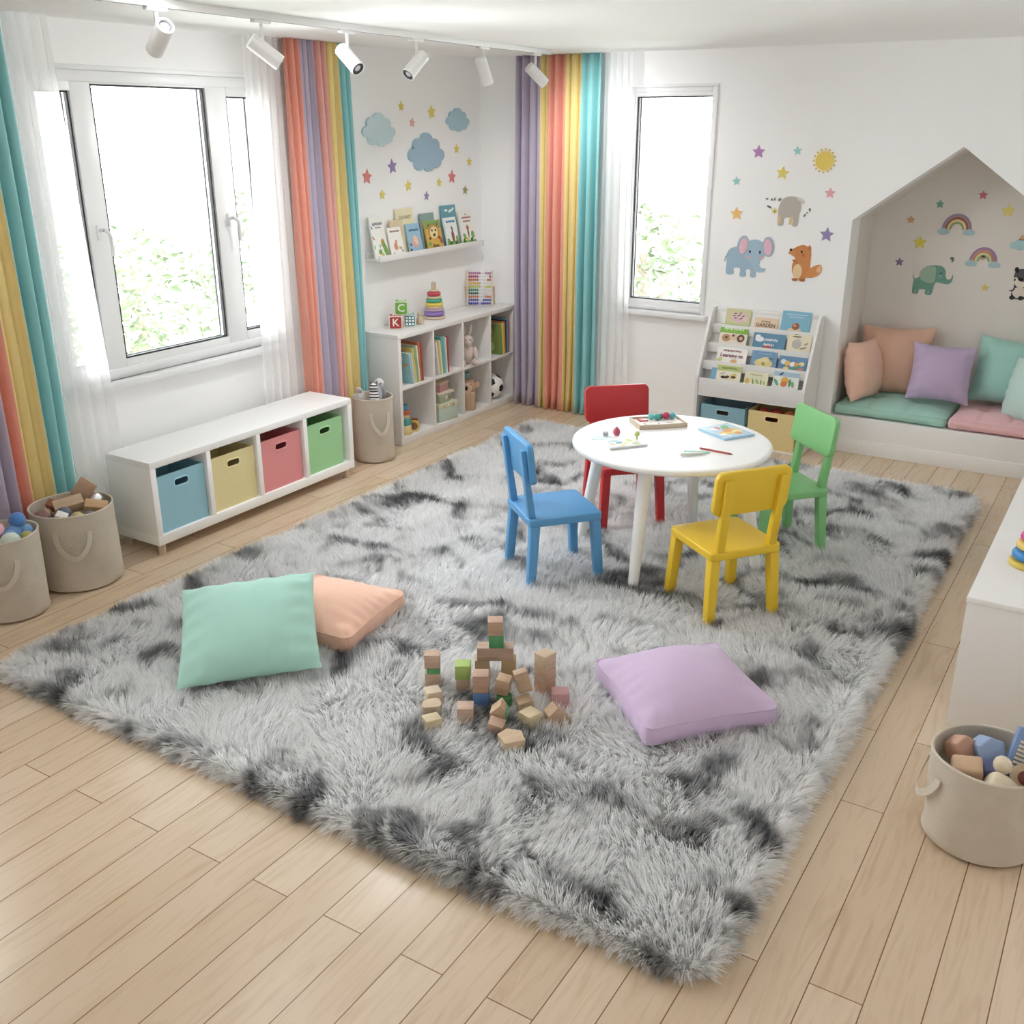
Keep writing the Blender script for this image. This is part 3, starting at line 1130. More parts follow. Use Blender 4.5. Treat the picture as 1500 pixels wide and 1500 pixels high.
def cushion_bm(w, h, gus, dome, n=30, seed=0, wr=0.004, tufts=(), rc=0.035):
    """box cushion: gusset height gus, domed top; z from 0 up"""
    rng = random.Random(seed)
    ph = [rng.uniform(0, 6.28) for _ in range(8)]
    vs, fs = [], []
    rows = []

    def pos(u, v):
        # soften the outline's corners
        x, y = u * w / 2, v * h / 2
        ax, ay = abs(x) - (w / 2 - rc), abs(y) - (h / 2 - rc)
        if ax > 0 and ay > 0:
            l = math.hypot(ax, ay)
            m_ = max(ax, ay)
            x = math.copysign(w / 2 - rc + ax / l * m_, x)
            y = math.copysign(h / 2 - rc + ay / l * m_, y)
        x *= 1 - 0.035 * (1 - v * v) * abs(u) ** 4
        y *= 1 - 0.035 * (1 - u * u) * abs(v) ** 4
        return x, y

    for side in (1, 0):
        for j in range(n + 1):
            for i in range(n + 1):
                u, v = -1 + 2 * i / n, -1 + 2 * j / n
                u, v = math.sin(u * PI / 2) * 0.6 + u * 0.4, math.sin(v * PI / 2) * 0.6 + v * 0.4
                x, y = pos(u, v)
                prof = max(0.0, (1 - u * u) * (1 - v * v)) ** 0.85
                if side:
                    z = gus + dome * prof
                    z += wr * (1 - prof) * (math.sin(v * 23 + ph[0] + 2.0 * math.sin(v * 3)) * abs(u) ** 2 * (1 - abs(u) ** 8) * 1.4 + math.sin(u * 21 + ph[1] + 2.0 * math.sin(u * 4)) * abs(v) ** 2 * (1 - abs(v) ** 8) * 1.4)
                    z += wr * prof * math.sin(u * 3.7 + ph[2] + v) * math.sin(v * 3.1 + ph[3])
                    for tu, tv in tufts:
                        dd = math.hypot((u - tu) * w / 2, (v - tv) * h / 2)
                        z -= 0.024 * math.exp(-((u - tu + 0.10 * (tv - v)) * w / 2 / 0.020) ** 2) * max(0, tv - v) * (1 - abs(v) ** 6) + 0.012 * math.exp(-((v - tv) * h / 2 / 0.022) ** 2) * max(0, 1 - abs(u)) + 0.014 * math.exp(-((u - tu) * w / 2 / 0.022) ** 2) * max(0, v - tv)
                        z -= (dome * 0.8 + 0.012) * math.exp(-(dd / 0.045) ** 2) + 0.020 * math.exp(-(dd / 0.12) ** 2)
                else:
                    z = -0.0 - dome * 0.12 * prof + 0.012 * (1 - prof)
                vs.append((x, y, z))
    N = (n + 1) ** 2
    idx = lambda s, i, j: s * N + j * (n + 1) + i
    for j in range(n):
        for i in range(n):
            fs.append((idx(0, i, j), idx(0, i + 1, j), idx(0, i + 1, j + 1), idx(0, i, j + 1)))
            fs.append((idx(1, i, j + 1), idx(1, i + 1, j + 1), idx(1, i + 1, j), idx(1, i, j)))
    # gusset with a middle bulge row and wrinkles
    loop = [(i, 0) for i in range(n)] + [(n, j) for j in range(n)] + [(n - i, n) for i in range(n)] + [(0, n - j) for j in range(n)]
    mids = []
    for k, (i, j) in enumerate(loop):
        a, c = vs[idx(0, i, j)], vs[idx(1, i, j)]
        l = math.hypot(a[0], a[1])
        q = 0.007 + 0.0035 * math.sin(k * 0.9 + ph[4]) * math.sin(k * 0.23)
        vs.append(((a[0] + c[0]) / 2 + a[0] / l * q, (a[1] + c[1]) / 2 + a[1] / l * q, (a[2] + c[2]) / 2))
        mids.append(len(vs) - 1)
    K = len(loop)
    for k in range(K):
        (i, j), (i2, j2) = loop[k], loop[(k + 1) % K]
        fs.append((idx(0, i2, j2), idx(0, i, j), mids[k], mids[(k + 1) % K]))
        fs.append((mids[(k + 1) % K], mids[k], idx(1, i, j), idx(1, i2, j2)))
    me = bpy.data.meshes.new('tmp')
    me.from_pydata(vs, [], fs)
    b = bmesh.new()
    b.from_mesh(me)
    bpy.data.meshes.remove(me)
    bmesh.ops.recalc_face_normals(b, faces=b.faces[:])
    return b, [vs[idx(0, i, j)] for i, j in loop]


def fabric(rgb):
    return M(rgb, 0.8, 0.03, 25, 0.05, 350, 0.25, 0.25)


def box_cushion(name, label, cat, rgb, w, h, gus, dome, matrix, seed, tufts=(), group=None, rc=0.035):
    t = thing(name, label, cat, matrix=matrix, group=group)
    b, loop = cushion_bm(w, h, gus, dome, 48, seed, 0.005, tufts, rc)
    obj('cover', b, fabric(rgb), t, smooth=70)
    b = newbm()
    add_tube(b, loop + [loop[0]], 0.0022, 6)
    obj('piping', b, fabric(rgb), t, smooth=80)
    for k, (tu, tv) in enumerate(tufts):
        b = newbm()
        add_ball(b, (tu * w / 2, tv * h / 2, gus + dome * (max(0, (1 - tu * tu) * (1 - tv * tv)) ** 0.6) * 0.25 - 0.022), (0.011, 0.011, 0.005), n=12)
        obj('tuft_button', b, fabric(rgb), t)
    return t


def throw_pillow(name, label, rgb, w, h, th, matrix, seed, group=None, pinch=0.07, wr=0.006):
    b = pillow_bm(w, h, th, 40, pinch, seed, wr)
    o = obj(name, b, fabric(rgb), smooth=80, matrix=matrix)
    return tag(o, label, 'cushion', group)


def orient(center, xdir, ydir):
    X = Vector(xdir).normalized()
    Y = Vector(ydir)
    Y = (Y - X * Y.dot(X)).normalized()
    return frame(X, Y, X.cross(Y), center)


MINT, PEACH, LAV, PINK, PALE = (158, 212, 196), (242, 186, 158), (206, 178, 216), (240, 184, 188), (192, 226, 218)
box_cushion('floor_cushion', 'peach square floor cushion lying on the rug under the mint pillow', 'cushion', PEACH, 0.47, 0.47, 0.08, 0.075,
            orient((1.675, -3.715, 0.04), (0.46, 0.07, 0), (-0.06, 0.45, 0)), 11)
box_cushion('floor_cushion', 'lavender square floor cushion lying flat on the rug by the wooden blocks', 'cushion', LAV, 0.50, 0.50, 0.08, 0.095,
            orient((3.19, -3.53, 0.04), (0.383, -0.345, 0), (0.36, 0.36, 0)), 12)
throw_pillow('floor_pillow', 'mint green pillow on the rug leaning on the peach floor cushion', MINT, 0.53, 0.52, 0.17,
             orient((1.617, -4.116, 0.172), (0.377, 0.349, 0.035), (-0.32, 0.355, 0.175)), 13, None, 0.04, 0.005)

GN = 'cushions in the alcove'
box_cushion('seat_cushion', 'tufted mint seat cushion on the alcove bench beside the pink one', 'cushion', MINT, 0.69, 0.53, 0.062, 0.06,
            T(3.087, 0.268, 0.24), 14, ((-0.35, 0.05), (0.38, 0.05)), GN)
box_cushion('seat_cushion', 'tufted pink seat cushion on the alcove bench', 'cushion', PINK, 0.545, 0.53, 0.062, 0.06,
            T(3.716, 0.268, 0.24), 15, ((-0.3, 0.05), (0.35, 0.05)), GN)
throw_pillow('throw_pillow', 'large peach pillow against the alcove back wall behind the lilac one', (236, 186, 158), 0.47, 0.46, 0.19,
             orient((3.0, 0.43, 0.545), (1, 0.06, 0.03), (0.0, 0.28, 1)), 16, GN, 0.09)
throw_pillow('throw_pillow', 'small peach pillow turned sideways at the alcove\'s side wall', (246, 194, 168), 0.36, 0.39, 0.19,
             orient((2.855, 0.20, 0.51), (0.24, 0.95, -0.05), (-0.16, 0.12, 1)), 17, GN, 0.08)
throw_pillow('throw_pillow', 'lilac pillow leaning where the mint and pink seat cushions meet', (192, 168, 206), 0.38, 0.37, 0.18,
             orient((3.325, 0.24, 0.535), (1, 0.12, -0.02), (0.0, 0.34, 1)), 18, GN, 0.09)
throw_pillow('throw_pillow', 'mint pillow leaning on the alcove back wall above the pink cushion', (156, 212, 200), 0.43, 0.42, 0.18,
             orient((3.70, 0.40, 0.555), (1, -0.08, -0.03), (0.0, 0.30, 1)), 19, GN, 0.08)
throw_pillow('throw_pillow', 'pale aqua pillow propped on the pink cushion, cut by the picture\'s edge', PALE, 0.37, 0.38, 0.18,
             orient((3.87, 0.16, 0.50), (0.75, -0.6, 0.05), (0.1, 0.25, 1)), 20, GN, 0.05)


# ---------------------------------------------------------------- wall stickers
def SM(rgb):
    return M(rgb, 0.6, 0.02, 20, 0, 60, 0.3)


def sticker(name, label, rgb, pts, mtx, th=0.0025, group=None, holes=()):
    b = newbm()
    add_prism(b, pts, -0.0004, th, mtx, 0, holes)
    o = obj(name, b, SM(rgb), smooth=0)
    return tag(o, label, 'wall sticker', group)


def layer(parent, name, rgb, pts, mtx, k=1, holes=()):
    b = newbm()
    add_prism(b, pts, 0.002, 0.0025 + 0.0007 * k, mtx, 0, holes)
    return obj(name, b, SM(rgb), parent, smooth=0)


def LWALL(y, z):
    return frame((0, 1, 0), (0, 0, 1), (1, 0, 0), (0, y, z))


def BWALL(x, z, y=0.0):
    return frame((1, 0, 0), (0, 0, 1), (0, -1, 0), (x, y, z))


SY, SP, SV, SC, SO, ST, SK = (232, 212, 92), (244, 178, 168), (160, 140, 196), (236, 128, 122), (170, 160, 96), (150, 214, 210), (236, 150, 170)
GL = 'star stickers above the picture ledge'
for rgb, y, z, r, lb in ((SY, -0.936, 2.124, 0.030, 'small yellow star sticker, highest on the wall left of the corner'),
                         (SY, -0.602, 2.090, 0.043, 'large yellow star sticker above the biggest blue cloud'),
                         (SP, -0.823, 2.024, 0.028, 'small pale pink star sticker between the palest cloud and the biggest cloud'),
                         (SV, -1.052, 1.756, 0.045, 'large violet star sticker below the palest blue cloud'),
                         (SC, -1.314, 1.702, 0.045, 'coral star sticker nearest the teal curtain edge'),
                         (SY, -0.314, 1.853, 0.031, 'yellow star sticker just beside the biggest cloud toward the corner'),
                         (SY, -0.156, 1.763, 0.031, 'yellow star sticker closest to the room corner'),
                         (SC, -0.379, 1.667, 0.045, 'coral star sticker below the biggest cloud toward the corner'),
                         (SY, -0.888, 1.630, 0.036, 'yellow star sticker under the left edge of the biggest cloud'),
                         (SY, -0.535, 1.635, 0.030, 'yellow star sticker straight below the biggest cloud beside the coral star'),
                         (SY, -1.168, 1.586, 0.029, 'lowest yellow star sticker, above the beige books on the ledge'),
                         (SV, -0.687, 1.553, 0.030, 'small violet star sticker just above the middle of the ledge'),
                         (SO, -0.215, 1.569, 0.031, 'small olive star sticker above the books near the corner')):
    sticker('star_sticker', lb, rgb, star_pts(r * 1.08, 0.5, 90 + 8 * math.sin(y * 40)), LWALL(y, z), 0.004, GL)
GCL = 'cloud plaques above the picture ledge'


def cloud(label, rgb, y, z, w, h):
    c = [(0, 0, 0.34), (0.0, 0.31, 0.17), (-0.22, 0.19, 0.16), (0.21, 0.18, 0.16), (-0.35, -0.04, 0.16), (0.35, -0.06, 0.16), (-0.20, -0.25, 0.16), (0.06, -0.30, 0.15), (0.27, -0.23, 0.14)]
    pts = [(px * w, py * h) for px, py in cloud_pts([(a, b_, r) for a, b_, r in c], 120)]
    xs = [p[0] for p in pts]; ys = [p[1] for p in pts]
    kx, ky = w / (max(xs) - min(xs)), h / (max(ys) - min(ys))
    pts = [(p[0] * kx, p[1] * ky) for p in pts]
    sticker('cloud_plaque', label, rgb, pts, LWALL(y, z), 0.014, GCL)


cloud('palest blue cloud plaque, next to the teal curtain edge', (196, 224, 232), -1.182, 1.979, 0.33, 0.20)
cloud('biggest blue cloud plaque in the middle above the ledge', (158, 192, 216), -0.683, 1.833, 0.41, 0.25)
cloud('smallest blue cloud plaque, closest to the room corner', (170, 206, 222), -0.303, 2.042, 0.28, 0.155)

GB = 'star stickers beside the alcove'
for rgb, x, z, r, lb in (((196, 130, 196), 2.098, 1.851, 0.043, 'mauve star sticker, upper one beside the narrow window'),
                         (ST, 2.345, 1.860, 0.030, 'small aqua star sticker left of the sun sticker'),
                         (SY, 2.264, 1.728, 0.043, 'yellow star sticker above the beige animal sticker'),
                         (ST, 1.967, 1.672, 0.030, 'small aqua star sticker near the narrow window'),
                         ((240, 168, 176), 2.572, 1.617, 0.035, 'pink star sticker under the sun sticker'),
                         ((248, 196, 104), 1.984, 1.472, 0.045, 'orange-yellow star sticker above the blue elephant'),
                         (SV, 2.579, 1.369, 0.047, 'violet star sticker above the orange squirrel')):
    sticker('star_sticker', lb, rgb, star_pts(r, 0.48, 90 + 9 * math.sin(x * 33)), BWALL(x, z), 0.0025, GB)
# sun
o = sticker('sun_sticker', 'round yellow sun sticker with small triangular rays', (240, 208, 84), ell(0, 0, 0.056, 0.056, 40), BWALL(2.518, 1.805))
for k in range(16):
    a = 2 * PI * k / 16
    c, s_ = math.cos(a), math.sin(a)
    tri = [(0.060 * c - 0.009 * s_, 0.060 * s_ + 0.009 * c), (0.076 * c, 0.076 * s_), (0.060 * c + 0.009 * s_, 0.060 * s_ - 0.009 * c)]
    layer(o, 'ray', (236, 196, 76), tri[::-1], BWALL(2.518, 1.805), 0)


class Art:
    """draws a sticker from shapes given in a small picture frame: centre (cx, cy), s metres per unit, y downwards"""

    def __init__(self, cx, cy, s, mtx):
        self.cx, self.cy, self.s, self.m = cx, cy, s, mtx

    def p(self, pts):
        return [((x - self.cx) * self.s, -(y - self.cy) * self.s) for x, y in pts]

    def e(self, x, y, rx, ry, a=0.0, n=28):
        return self.p(ell(x, y, rx, ry, n, R(a)))

    def sp(self, pts, per=5):
        return self.p(spline(pts, per))


# blue elephant
A = Art(245, 612, 0.00143, BWALL(2.09, 1.207))
body = A.sp([(140, 640), (138, 610), (150, 585), (180, 572), (235, 568), (290, 575), (300, 620), (296, 655), (318, 662), (324, 672), (300, 678), (283, 668), (284, 700), (258, 702), (256, 672), (236, 672), (237, 700), (208, 702), (206, 668), (176, 668), (177, 694), (142, 694)], 5)
o = sticker('elephant_sticker', 'blue elephant sticker with pink ears beside the narrow window', (158, 190, 212), body, A.m)
layer(o, 'head', (164, 196, 218), A.e(270, 585, 54, 50), A.m, 1)
layer(o, 'trunk', (164, 196, 218), A.p([(248, 608), (290, 608), (293, 636), (302, 656), (314, 662), (326, 658), (328, 668), (316, 678), (298, 680), (278, 672), (262, 652), (252, 632)]), A.m, 1.6)
for x, a in ((213, 8), (332, -8)):
    er = layer(o, 'ear', (164, 184, 204), A.e(x, 564, 27, 44, a), A.m, 2)
    layer(er, 'inner_ear', (238, 186, 204), A.e(x + (3 if x < 270 else -3), 566, 19, 36, a), A.m, 3)
for x in (248, 295):
    layer(o, 'eye', (50, 54, 64), A.e(x, 590, 4.5, 7), A.m, 3)
for x in (243, 302):
    layer(o, 'cheek', (232, 172, 190), A.e(x, 614, 9, 6), A.m, 3)
layer(o, 'tail', (150, 178, 200), A.p([(142, 606), (132, 618), (128, 640), (132, 640), (137, 620), (146, 610)]), A.m, 1)
# orange squirrel
A = Art(497, 640, 0.00140, BWALL(2.457, 1.19))
body = A.sp([(420, 600), (440, 580), (478, 562), (505, 568), (522, 590), (524, 640), (522, 680), (505, 712), (470, 714), (446, 690), (442, 650), (452, 622), (432, 608)], 5)
o = sticker('squirrel_sticker', 'orange squirrel sticker with a bushy tail', (222, 136, 70), body, A.m)
layer(o, 'tail', (226, 142, 74), A.sp([(508, 700), (520, 668), (548, 648), (572, 645), (578, 668), (562, 692), (532, 704)], 5), A.m, 1)
layer(o, 'tail_tip', (240, 180, 130), A.sp([(560, 655), (574, 648), (576, 668), (566, 680), (554, 672)], 4), A.m, 2)
layer(o, 'belly', (240, 205, 150), A.e(468, 680, 21, 33), A.m, 1)
layer(o, 'muzzle', (226, 146, 82), A.sp([(420, 598), (436, 584), (450, 590), (448, 612), (432, 608)], 4), A.m, 1)
layer(o, 'nose', (50, 40, 38), A.e(430, 586, 6, 6), A.m, 2)
layer(o, 'eye', (50, 40, 38), A.e(480, 592, 4.5, 5.5), A.m, 2)
layer(o, 'cheek', (210, 104, 70), A.e(488, 606, 8, 7), A.m, 2)
layer(o, 'ear', (214, 122, 60), A.sp([(506, 580), (510, 562), (520, 570), (520, 588)], 4), A.m, 1)
layer(o, 'arm', (206, 120, 58), A.sp([(440, 632), (452, 640), (466, 644), (462, 634), (450, 628)], 4), A.m, 2)
for x in (460, 494):
    layer(o, 'foot', (190, 110, 56), A.e(x, 717, 14, 7), A.m, 2)
# beige animal with its scattered bits
A = Art(420, 405, 0.00133, BWALL(2.33, 1.50))
body = A.sp([(366, 390), (378, 358), (402, 340), (440, 338), (468, 350), (474, 385), (468, 420), (464, 468), (440, 470), (438, 436), (398, 436), (394, 468), (368, 468), (366, 420)], 5)
o = sticker('animal_sticker', 'beige animal sticker with yellow feet above the elephant and squirrel', (190, 180, 168), body, A.m)
for x in (374, 430):
    layer(o, 'yellow_leg', (222, 196, 140), A.p([(x - 8, 440), (x - 8, 466), (x + 8, 466), (x + 8, 420)][::-1]), A.m, 1)  # legs printed in yellow
layer(o, 'flower', (232, 220, 130), A.p(star_pts(17, 0.6, 90, 6, 348, 406)), A.m, 0)
layer(o, 'flower_centre', (120, 118, 70), A.e(349, 408, 4, 4), A.m, 1)
for x, y, rx, ry, a in ((306, 352, 7, 4, 20), (330, 354, 6, 4, 60), (344, 352, 4, 7, 10), (368, 353, 9, 6, -40), (320, 388, 13, 5, 25), (468, 350, 18, 7, 20), (480, 362, 10, 6, -20), (516, 394, 8, 5, 80), (494, 420, 9, 4, -50), (505, 408, 5, 3, 0)):
    layer(o, 'leaf_mark', (128, 128, 124) if x < 400 or x > 490 else (226, 214, 206), A.e(x, y, rx, ry, a), A.m, 1)

# alcove wall
GA = 'star stickers on the alcove wall'
YA = AD
for rgb, x, z, r, lb in (((214, 118, 130), 3.365, 1.602, 0.030, 'rose star sticker, highest on the alcove wall'),
                         ((128, 190, 170), 3.121, 1.539, 0.029, 'green star sticker above the upper rainbow'),
                         ((230, 214, 110), 3.522, 1.513, 0.044, 'large pale yellow star sticker beside the upper rainbow'),
                         ((226, 168, 124), 2.957, 1.437, 0.028, 'small tan star sticker under the alcove\'s sloping roof'),
                         ((222, 204, 64), 3.032, 1.297, 0.044, 'large deep yellow star sticker above the green elephant'),
                         ((150, 116, 168), 2.920, 1.168, 0.030, 'purple star sticker left of the green elephant'),
                         ((228, 208, 104), 3.461, 1.043, 0.027, 'small yellow star sticker under the lower rainbow')):
    sticker('star_sticker', lb, rgb, star_pts(r, 0.5, 92), BWALL(x, z, YA), 0.0025, GA)


def arc(cx, cy, r0, r1, sx=1.0, n=22):
    return [(cx + sx * r1 * math.cos(PI * k / n), cy - r1 * math.sin(PI * k / n)) for k in range(n + 1)] + \
           [(cx + sx * r0 * math.cos(PI * (n - k) / n), cy - r0 * math.sin(PI * (n - k) / n)) for k in range(n + 1)]


def rainbow(label, A, cx, cy, R0, cols, heart=False):
    o = None
    r = R0
    for k, (rgb, w) in enumerate(cols):
        pts = A.p(arc(cx, cy, r - w, r, 0.92))
        if o is None:
            o = sticker('rainbow_sticker', label, rgb, pts, A.m, group='rainbow stickers on the alcove wall')
        else:
            layer(o, 'colour_band', rgb, pts, A.m, 0)
        r -= w + 3
    for sx in (-1, 1):
        x = cx + sx * (R0 - 32) * 0.95
        layer(o, 'cloud', (168, 206, 210), A.p(cloud_pts([(x - 38, cy + 30, 28), (x, cy + 22, 34), (x + 38, cy + 30, 28), (x, cy + 38, 26)], 40, (x, cy + 28))), A.m, 2)
    if heart:
        layer(o, 'sun_spot', (226, 160, 96), A.e(cx - 4, cy - 45, 26, 26), A.m, 0)


rainbow('upper rainbow sticker with brown band on two clouds', Art(770, 530, 0.00054, BWALL(3.24, 1.414, YA)), 770, 575, 180,
        (((166, 144, 178), 32), ((176, 104, 70), 30), ((238, 222, 150), 20), ((160, 178, 110), 24)))
rainbow('lower rainbow sticker with an orange spot inside its arch', Art(1055, 865, 0.00054, BWALL(3.424, 1.237, YA)), 1055, 930, 165,
        (((170, 130, 176), 32), ((206, 142, 100), 28), ((238, 222, 150), 18), ((150, 196, 160), 26)), True)
A = Art(1440, 740, 0.00055, BWALL(3.612, 1.317, YA))
o = sticker('cloud_sticker', 'pale blue cloud sticker with a rainbow end, at the picture\'s edge', (170, 212, 216), A.p(cloud_pts([(1390, 750, 40), (1450, 735, 55), (1520, 745, 50), (1460, 760, 45)], 60, (1450, 745))), A.m)
layer(o, 'rainbow_end', (230, 176, 120), A.p(arc(1510, 690, 30, 75)), A.m, 0)
layer(o, 'rainbow_core', (214, 128, 92), A.p(arc(1510, 690, 8, 34)), A.m, 1)
# green elephant
A = Art(490, 1130, 0.00056, BWALL(3.138, 1.066, YA))
body = A.sp([(285, 1180), (295, 1130), (345, 1100), (350, 1040), (400, 985), (480, 962), (570, 965), (620, 1010), (632, 1080), (655, 1110), (690, 1100), (704, 1055), (712, 1080), (702, 1135), (668, 1162), (610, 1160), (540, 1150), (520, 1190), (500, 1292), (432, 1292), (428, 1246), (362, 1246), (352, 1290), (290, 1288)], 5)
o = sticker('elephant_sticker', 'green elephant sticker with a curled-up trunk on the alcove wall', (112, 170, 150), body, A.m)
layer(o, 'ear', (160, 192, 168), A.sp([(345, 1060), (390, 995), (460, 975), (510, 985), (522, 1060), (515, 1150), (450, 1166), (380, 1140), (350, 1105)], 5), A.m, 1)
layer(o, 'eye', (50, 70, 76), A.e(578, 1046, 9, 10), A.m, 1)
layer(o, 'cheek', (128, 190, 178), A.e(572, 1080, 20, 16), A.m, 1.6)
layer(o, 'tail', (112, 170, 150), A.p([(300, 1125), (282, 1110), (276, 1070), (270, 1075), (274, 1115), (292, 1138)]), A.m, 0)
for x in (320, 466):
    layer(o, 'toe_line', (190, 210, 196), A.p([(x - 5, 1256), (x - 5, 1284), (x + 5, 1284), (x + 5, 1256)][::-1]), A.m, 1)
sticker('leaf_sticker', 'tiny dark leaf-shaped sticker above the green elephant', (96, 116, 110), [(x * 0.001, y * 0.001) for x, y in spline([(-12, 10), (4, 14), (13, 2), (6, -16), (-2, -14), (3, -3), (-8, 0)], 4)], BWALL(3.24, 1.204, YA))
# grey and white animal cut by the frame
A = Art(1460, 1170, 0.00056, BWALL(3.664, 1.081, YA))
o = sticker('badger_sticker', 'grey and cream animal sticker standing, at the picture\'s edge', (84, 84, 90), A.sp([(1375, 1085), (1400, 1020), (1460, 1005), (1530, 1020), (1556, 1090), (1540, 1190), (1550, 1300), (1510, 1335), (1410, 1335), (1375, 1290), (1392, 1200)], 5), A.m)
layer(o, 'face', (234, 222, 206), A.sp([(1370, 1130), (1400, 1100), (1440, 1140), (1500, 1140), (1540, 1110), (1555, 1150), (1500, 1200), (1420, 1200)], 5), A.m, 1)
layer(o, 'belly', (232, 216, 200), A.e(1455, 1265, 70, 62), A.m, 1)
layer(o, 'nose', (34, 34, 36), A.e(1448, 1120, 26, 18), A.m, 2)
layer(o, 'eye', (40, 40, 42), A.e(1390, 1130, 8, 14, 20), A.m, 2)
layer(o, 'ear', (40, 40, 44), A.e(1395, 1020, 22, 32, -15), A.m, 1)
layer(o, 'arm', (70, 70, 76), A.sp([(1400, 1205), (1380, 1240), (1346, 1250), (1372, 1258), (1402, 1240)], 4), A.m, 2)
for x in (1390, 1480):
    layer(o, 'foot', (60, 60, 64), A.e(x, 1325, 28, 24), A.m, 2)


# ---------------------------------------------------------------- books
def book(label, cat, loc, rot, w, h, th, rgb, group, title=(), blobs=(), bands=(), tcol=(255, 255, 255), scrib=(), name='picture_book'):
    """hardback standing with its front cover towards local -y, bottom at z 0.
    blobs: (x, z, rx, rz, rgb) in fractions of the cover; bands: (z0, z1, rgb)"""
    t = thing(name, label, cat, loc, rot, group)
    b = newbm()
    cv = 0.0016
    bx(-w / 2, w / 2, 0, cv, 0, h, b, 0.0006, 1)
    bx(-w / 2, w / 2, th - cv, th, 0, h, b, 0.0006, 1)
    bx(-w / 2, -w / 2 + cv, cv, th - cv, 0, h, b)
    obj('cover', b, M(rgb, 0.45, 0.03, 30), t)
    b = newbm()
    bx(-w / 2 + cv, w / 2 - 0.003, cv, th - cv, 0.003, h - 0.003, b)
    obj('pages', b, PAGES, t, smooth=0)
    F = frame((1, 0, 0), (0, 0, 1), (0, -1, 0), (0, 0, 0))
    for z0, z1, c in bands:
        b = newbm()
        add_prism(b, [(-w / 2 + 0.001, z0 * h), (w / 2 - 0.001, z0 * h), (w / 2 - 0.001, z1 * h), (-w / 2 + 0.001, z1 * h)], 0, 0.0005, F)
        obj('cover_band', b, M(c, 0.45, 0.04, 30), t, smooth=0)
    if blobs:
        b = newbm()
        ml = []
        for k, (x, z, rx, rz, c) in enumerate(blobs):
            if c not in ml:
                ml.append(c)
            add_prism(b, ell(x * w, z * h, rx * w, rz * h, 16, 0.3 * (k % 3)), 0.0, 0.0009 + 0.00012 * k, F, ml.index(c))
        obj('cover_picture', b, [M(c, 0.5, 0.05, 40) for c in ml], t, smooth=0)
    if scrib:                                   # lettering too small to read in the photograph: short strokes
        b = newbm()
        for z, wd, hh in scrib:
            rg = random.Random(int(z * 1000) + int(w * 1e4))
            x = -wd / 2
            while x < wd / 2:
                l = rg.uniform(0.02, 0.05)
                zz = z + rg.uniform(-0.15, 0.15) * hh
                add_prism(b, [((x + u) * w, (zz + v * hh) * h) for u, v in ((0, -0.5), (l, -0.5 + rg.uniform(0, 0.3)), (l * 0.8, 0.5), (l * 0.1, 0.5 - rg.uniform(0, 0.4)))], 0, 0.002, F)
                x += l + 0.018
        obj('title_strokes', b, M(tcol, 0.5, 0.02), t, smooth=0)
    if title:
        b = newbm()
        for s, z, size in title:
            add_text(b, s, size * w, F @ T(0, z * h, 0.0016), 0, 0.0004, 0.0006)
        obj('title_lettering', b, M(tcol, 0.5, 0.02), t, smooth=0)
    return t


# ---- picture ledge on the left wall
t = thing('picture_ledge', 'narrow white wall ledge holding picture books above the cube shelf', 'shelf', (0, -0.745, 1.185))
b = newbm(); bx(0, 0.10, -0.625, 0.625, 0, 0.014, b, 0.002); obj('ledge_board', b, WHITE, t)
b = newbm(); bx(0.10, 0.112, -0.61, 0.61, -0.004, 0.034, b, 0.002); obj('front_lip', b, WHITE, t)
b = newbm(); bx(0, 0.012, -0.625, 0.625, 0.014, 0.05, b, 0.002); obj('back_rail', b, WHITE, t)
GBK = 'picture books on the wall ledge'
RED_, OR_, BR_, GR_, DG_, YE_ = (206, 74, 62), (226, 138, 78), (150, 92, 60), (122, 172, 74), (66, 116, 60), (236, 206, 96)
ZL = 1.1995


def lbook(label, y0, y1, h, x, tilt, rgb, **k):
    book(label, 'book', (x, (y0 + y1) / 2, ZL), (-tilt, 0, R(90)), (y1 - y0), h, 0.014, rgb, GBK, **k)


lbook('pale beige book standing behind the two white books on the ledge', -1.135, -1.0, 0.225, 0.048, R(5), (226, 206, 166))
lbook('tallest cream book on the ledge, standing behind the blue one', -1.06, -0.875, 0.292, 0.05, R(6), (232, 222, 180), title=(('DOOAET', 0.80, 0.17),), tcol=(176, 164, 140))
lbook('grey-green book peeping over the jungle animal book on the ledge', -0.80, -0.645, 0.245, 0.048, R(5), (134, 166, 160))
lbook('teal book with white doodles behind the brown bird book', -0.545, -0.375, 0.283, 0.05, R(6), (98, 164, 182), blobs=((-0.2, 0.88, 0.12, 0.03, (230, 240, 240)), (0.12, 0.86, 0.16, 0.035, (230, 240, 240)), (0.3, 0.9, 0.08, 0.03, (230, 240, 240))))
lbook('tall white picture book with green plants, nearest the curtain', -1.352, -1.21, 0.262, 0.078, R(11), (238, 236, 228), scrib=((0.83, 0.7, 0.07), (0.74, 0.4, 0.03)), tcol=(140, 150, 160),
      blobs=((0.18, 0.36, 0.13, 0.11, OR_), (0.3, 0.2, 0.14, 0.22, GR_), (-0.1, 0.16, 0.13, 0.06, GR_), (-0.05, 0.3, 0.06, 0.04, (150, 190, 160)), (0.05, 0.08, 0.1, 0.05, YE_), (-0.42, 0.5, 0.03, 0.06, RED_), (-0.42, 0.28, 0.03, 0.05, GR_), (-0.42, 0.75, 0.03, 0.05, (120, 110, 150))))
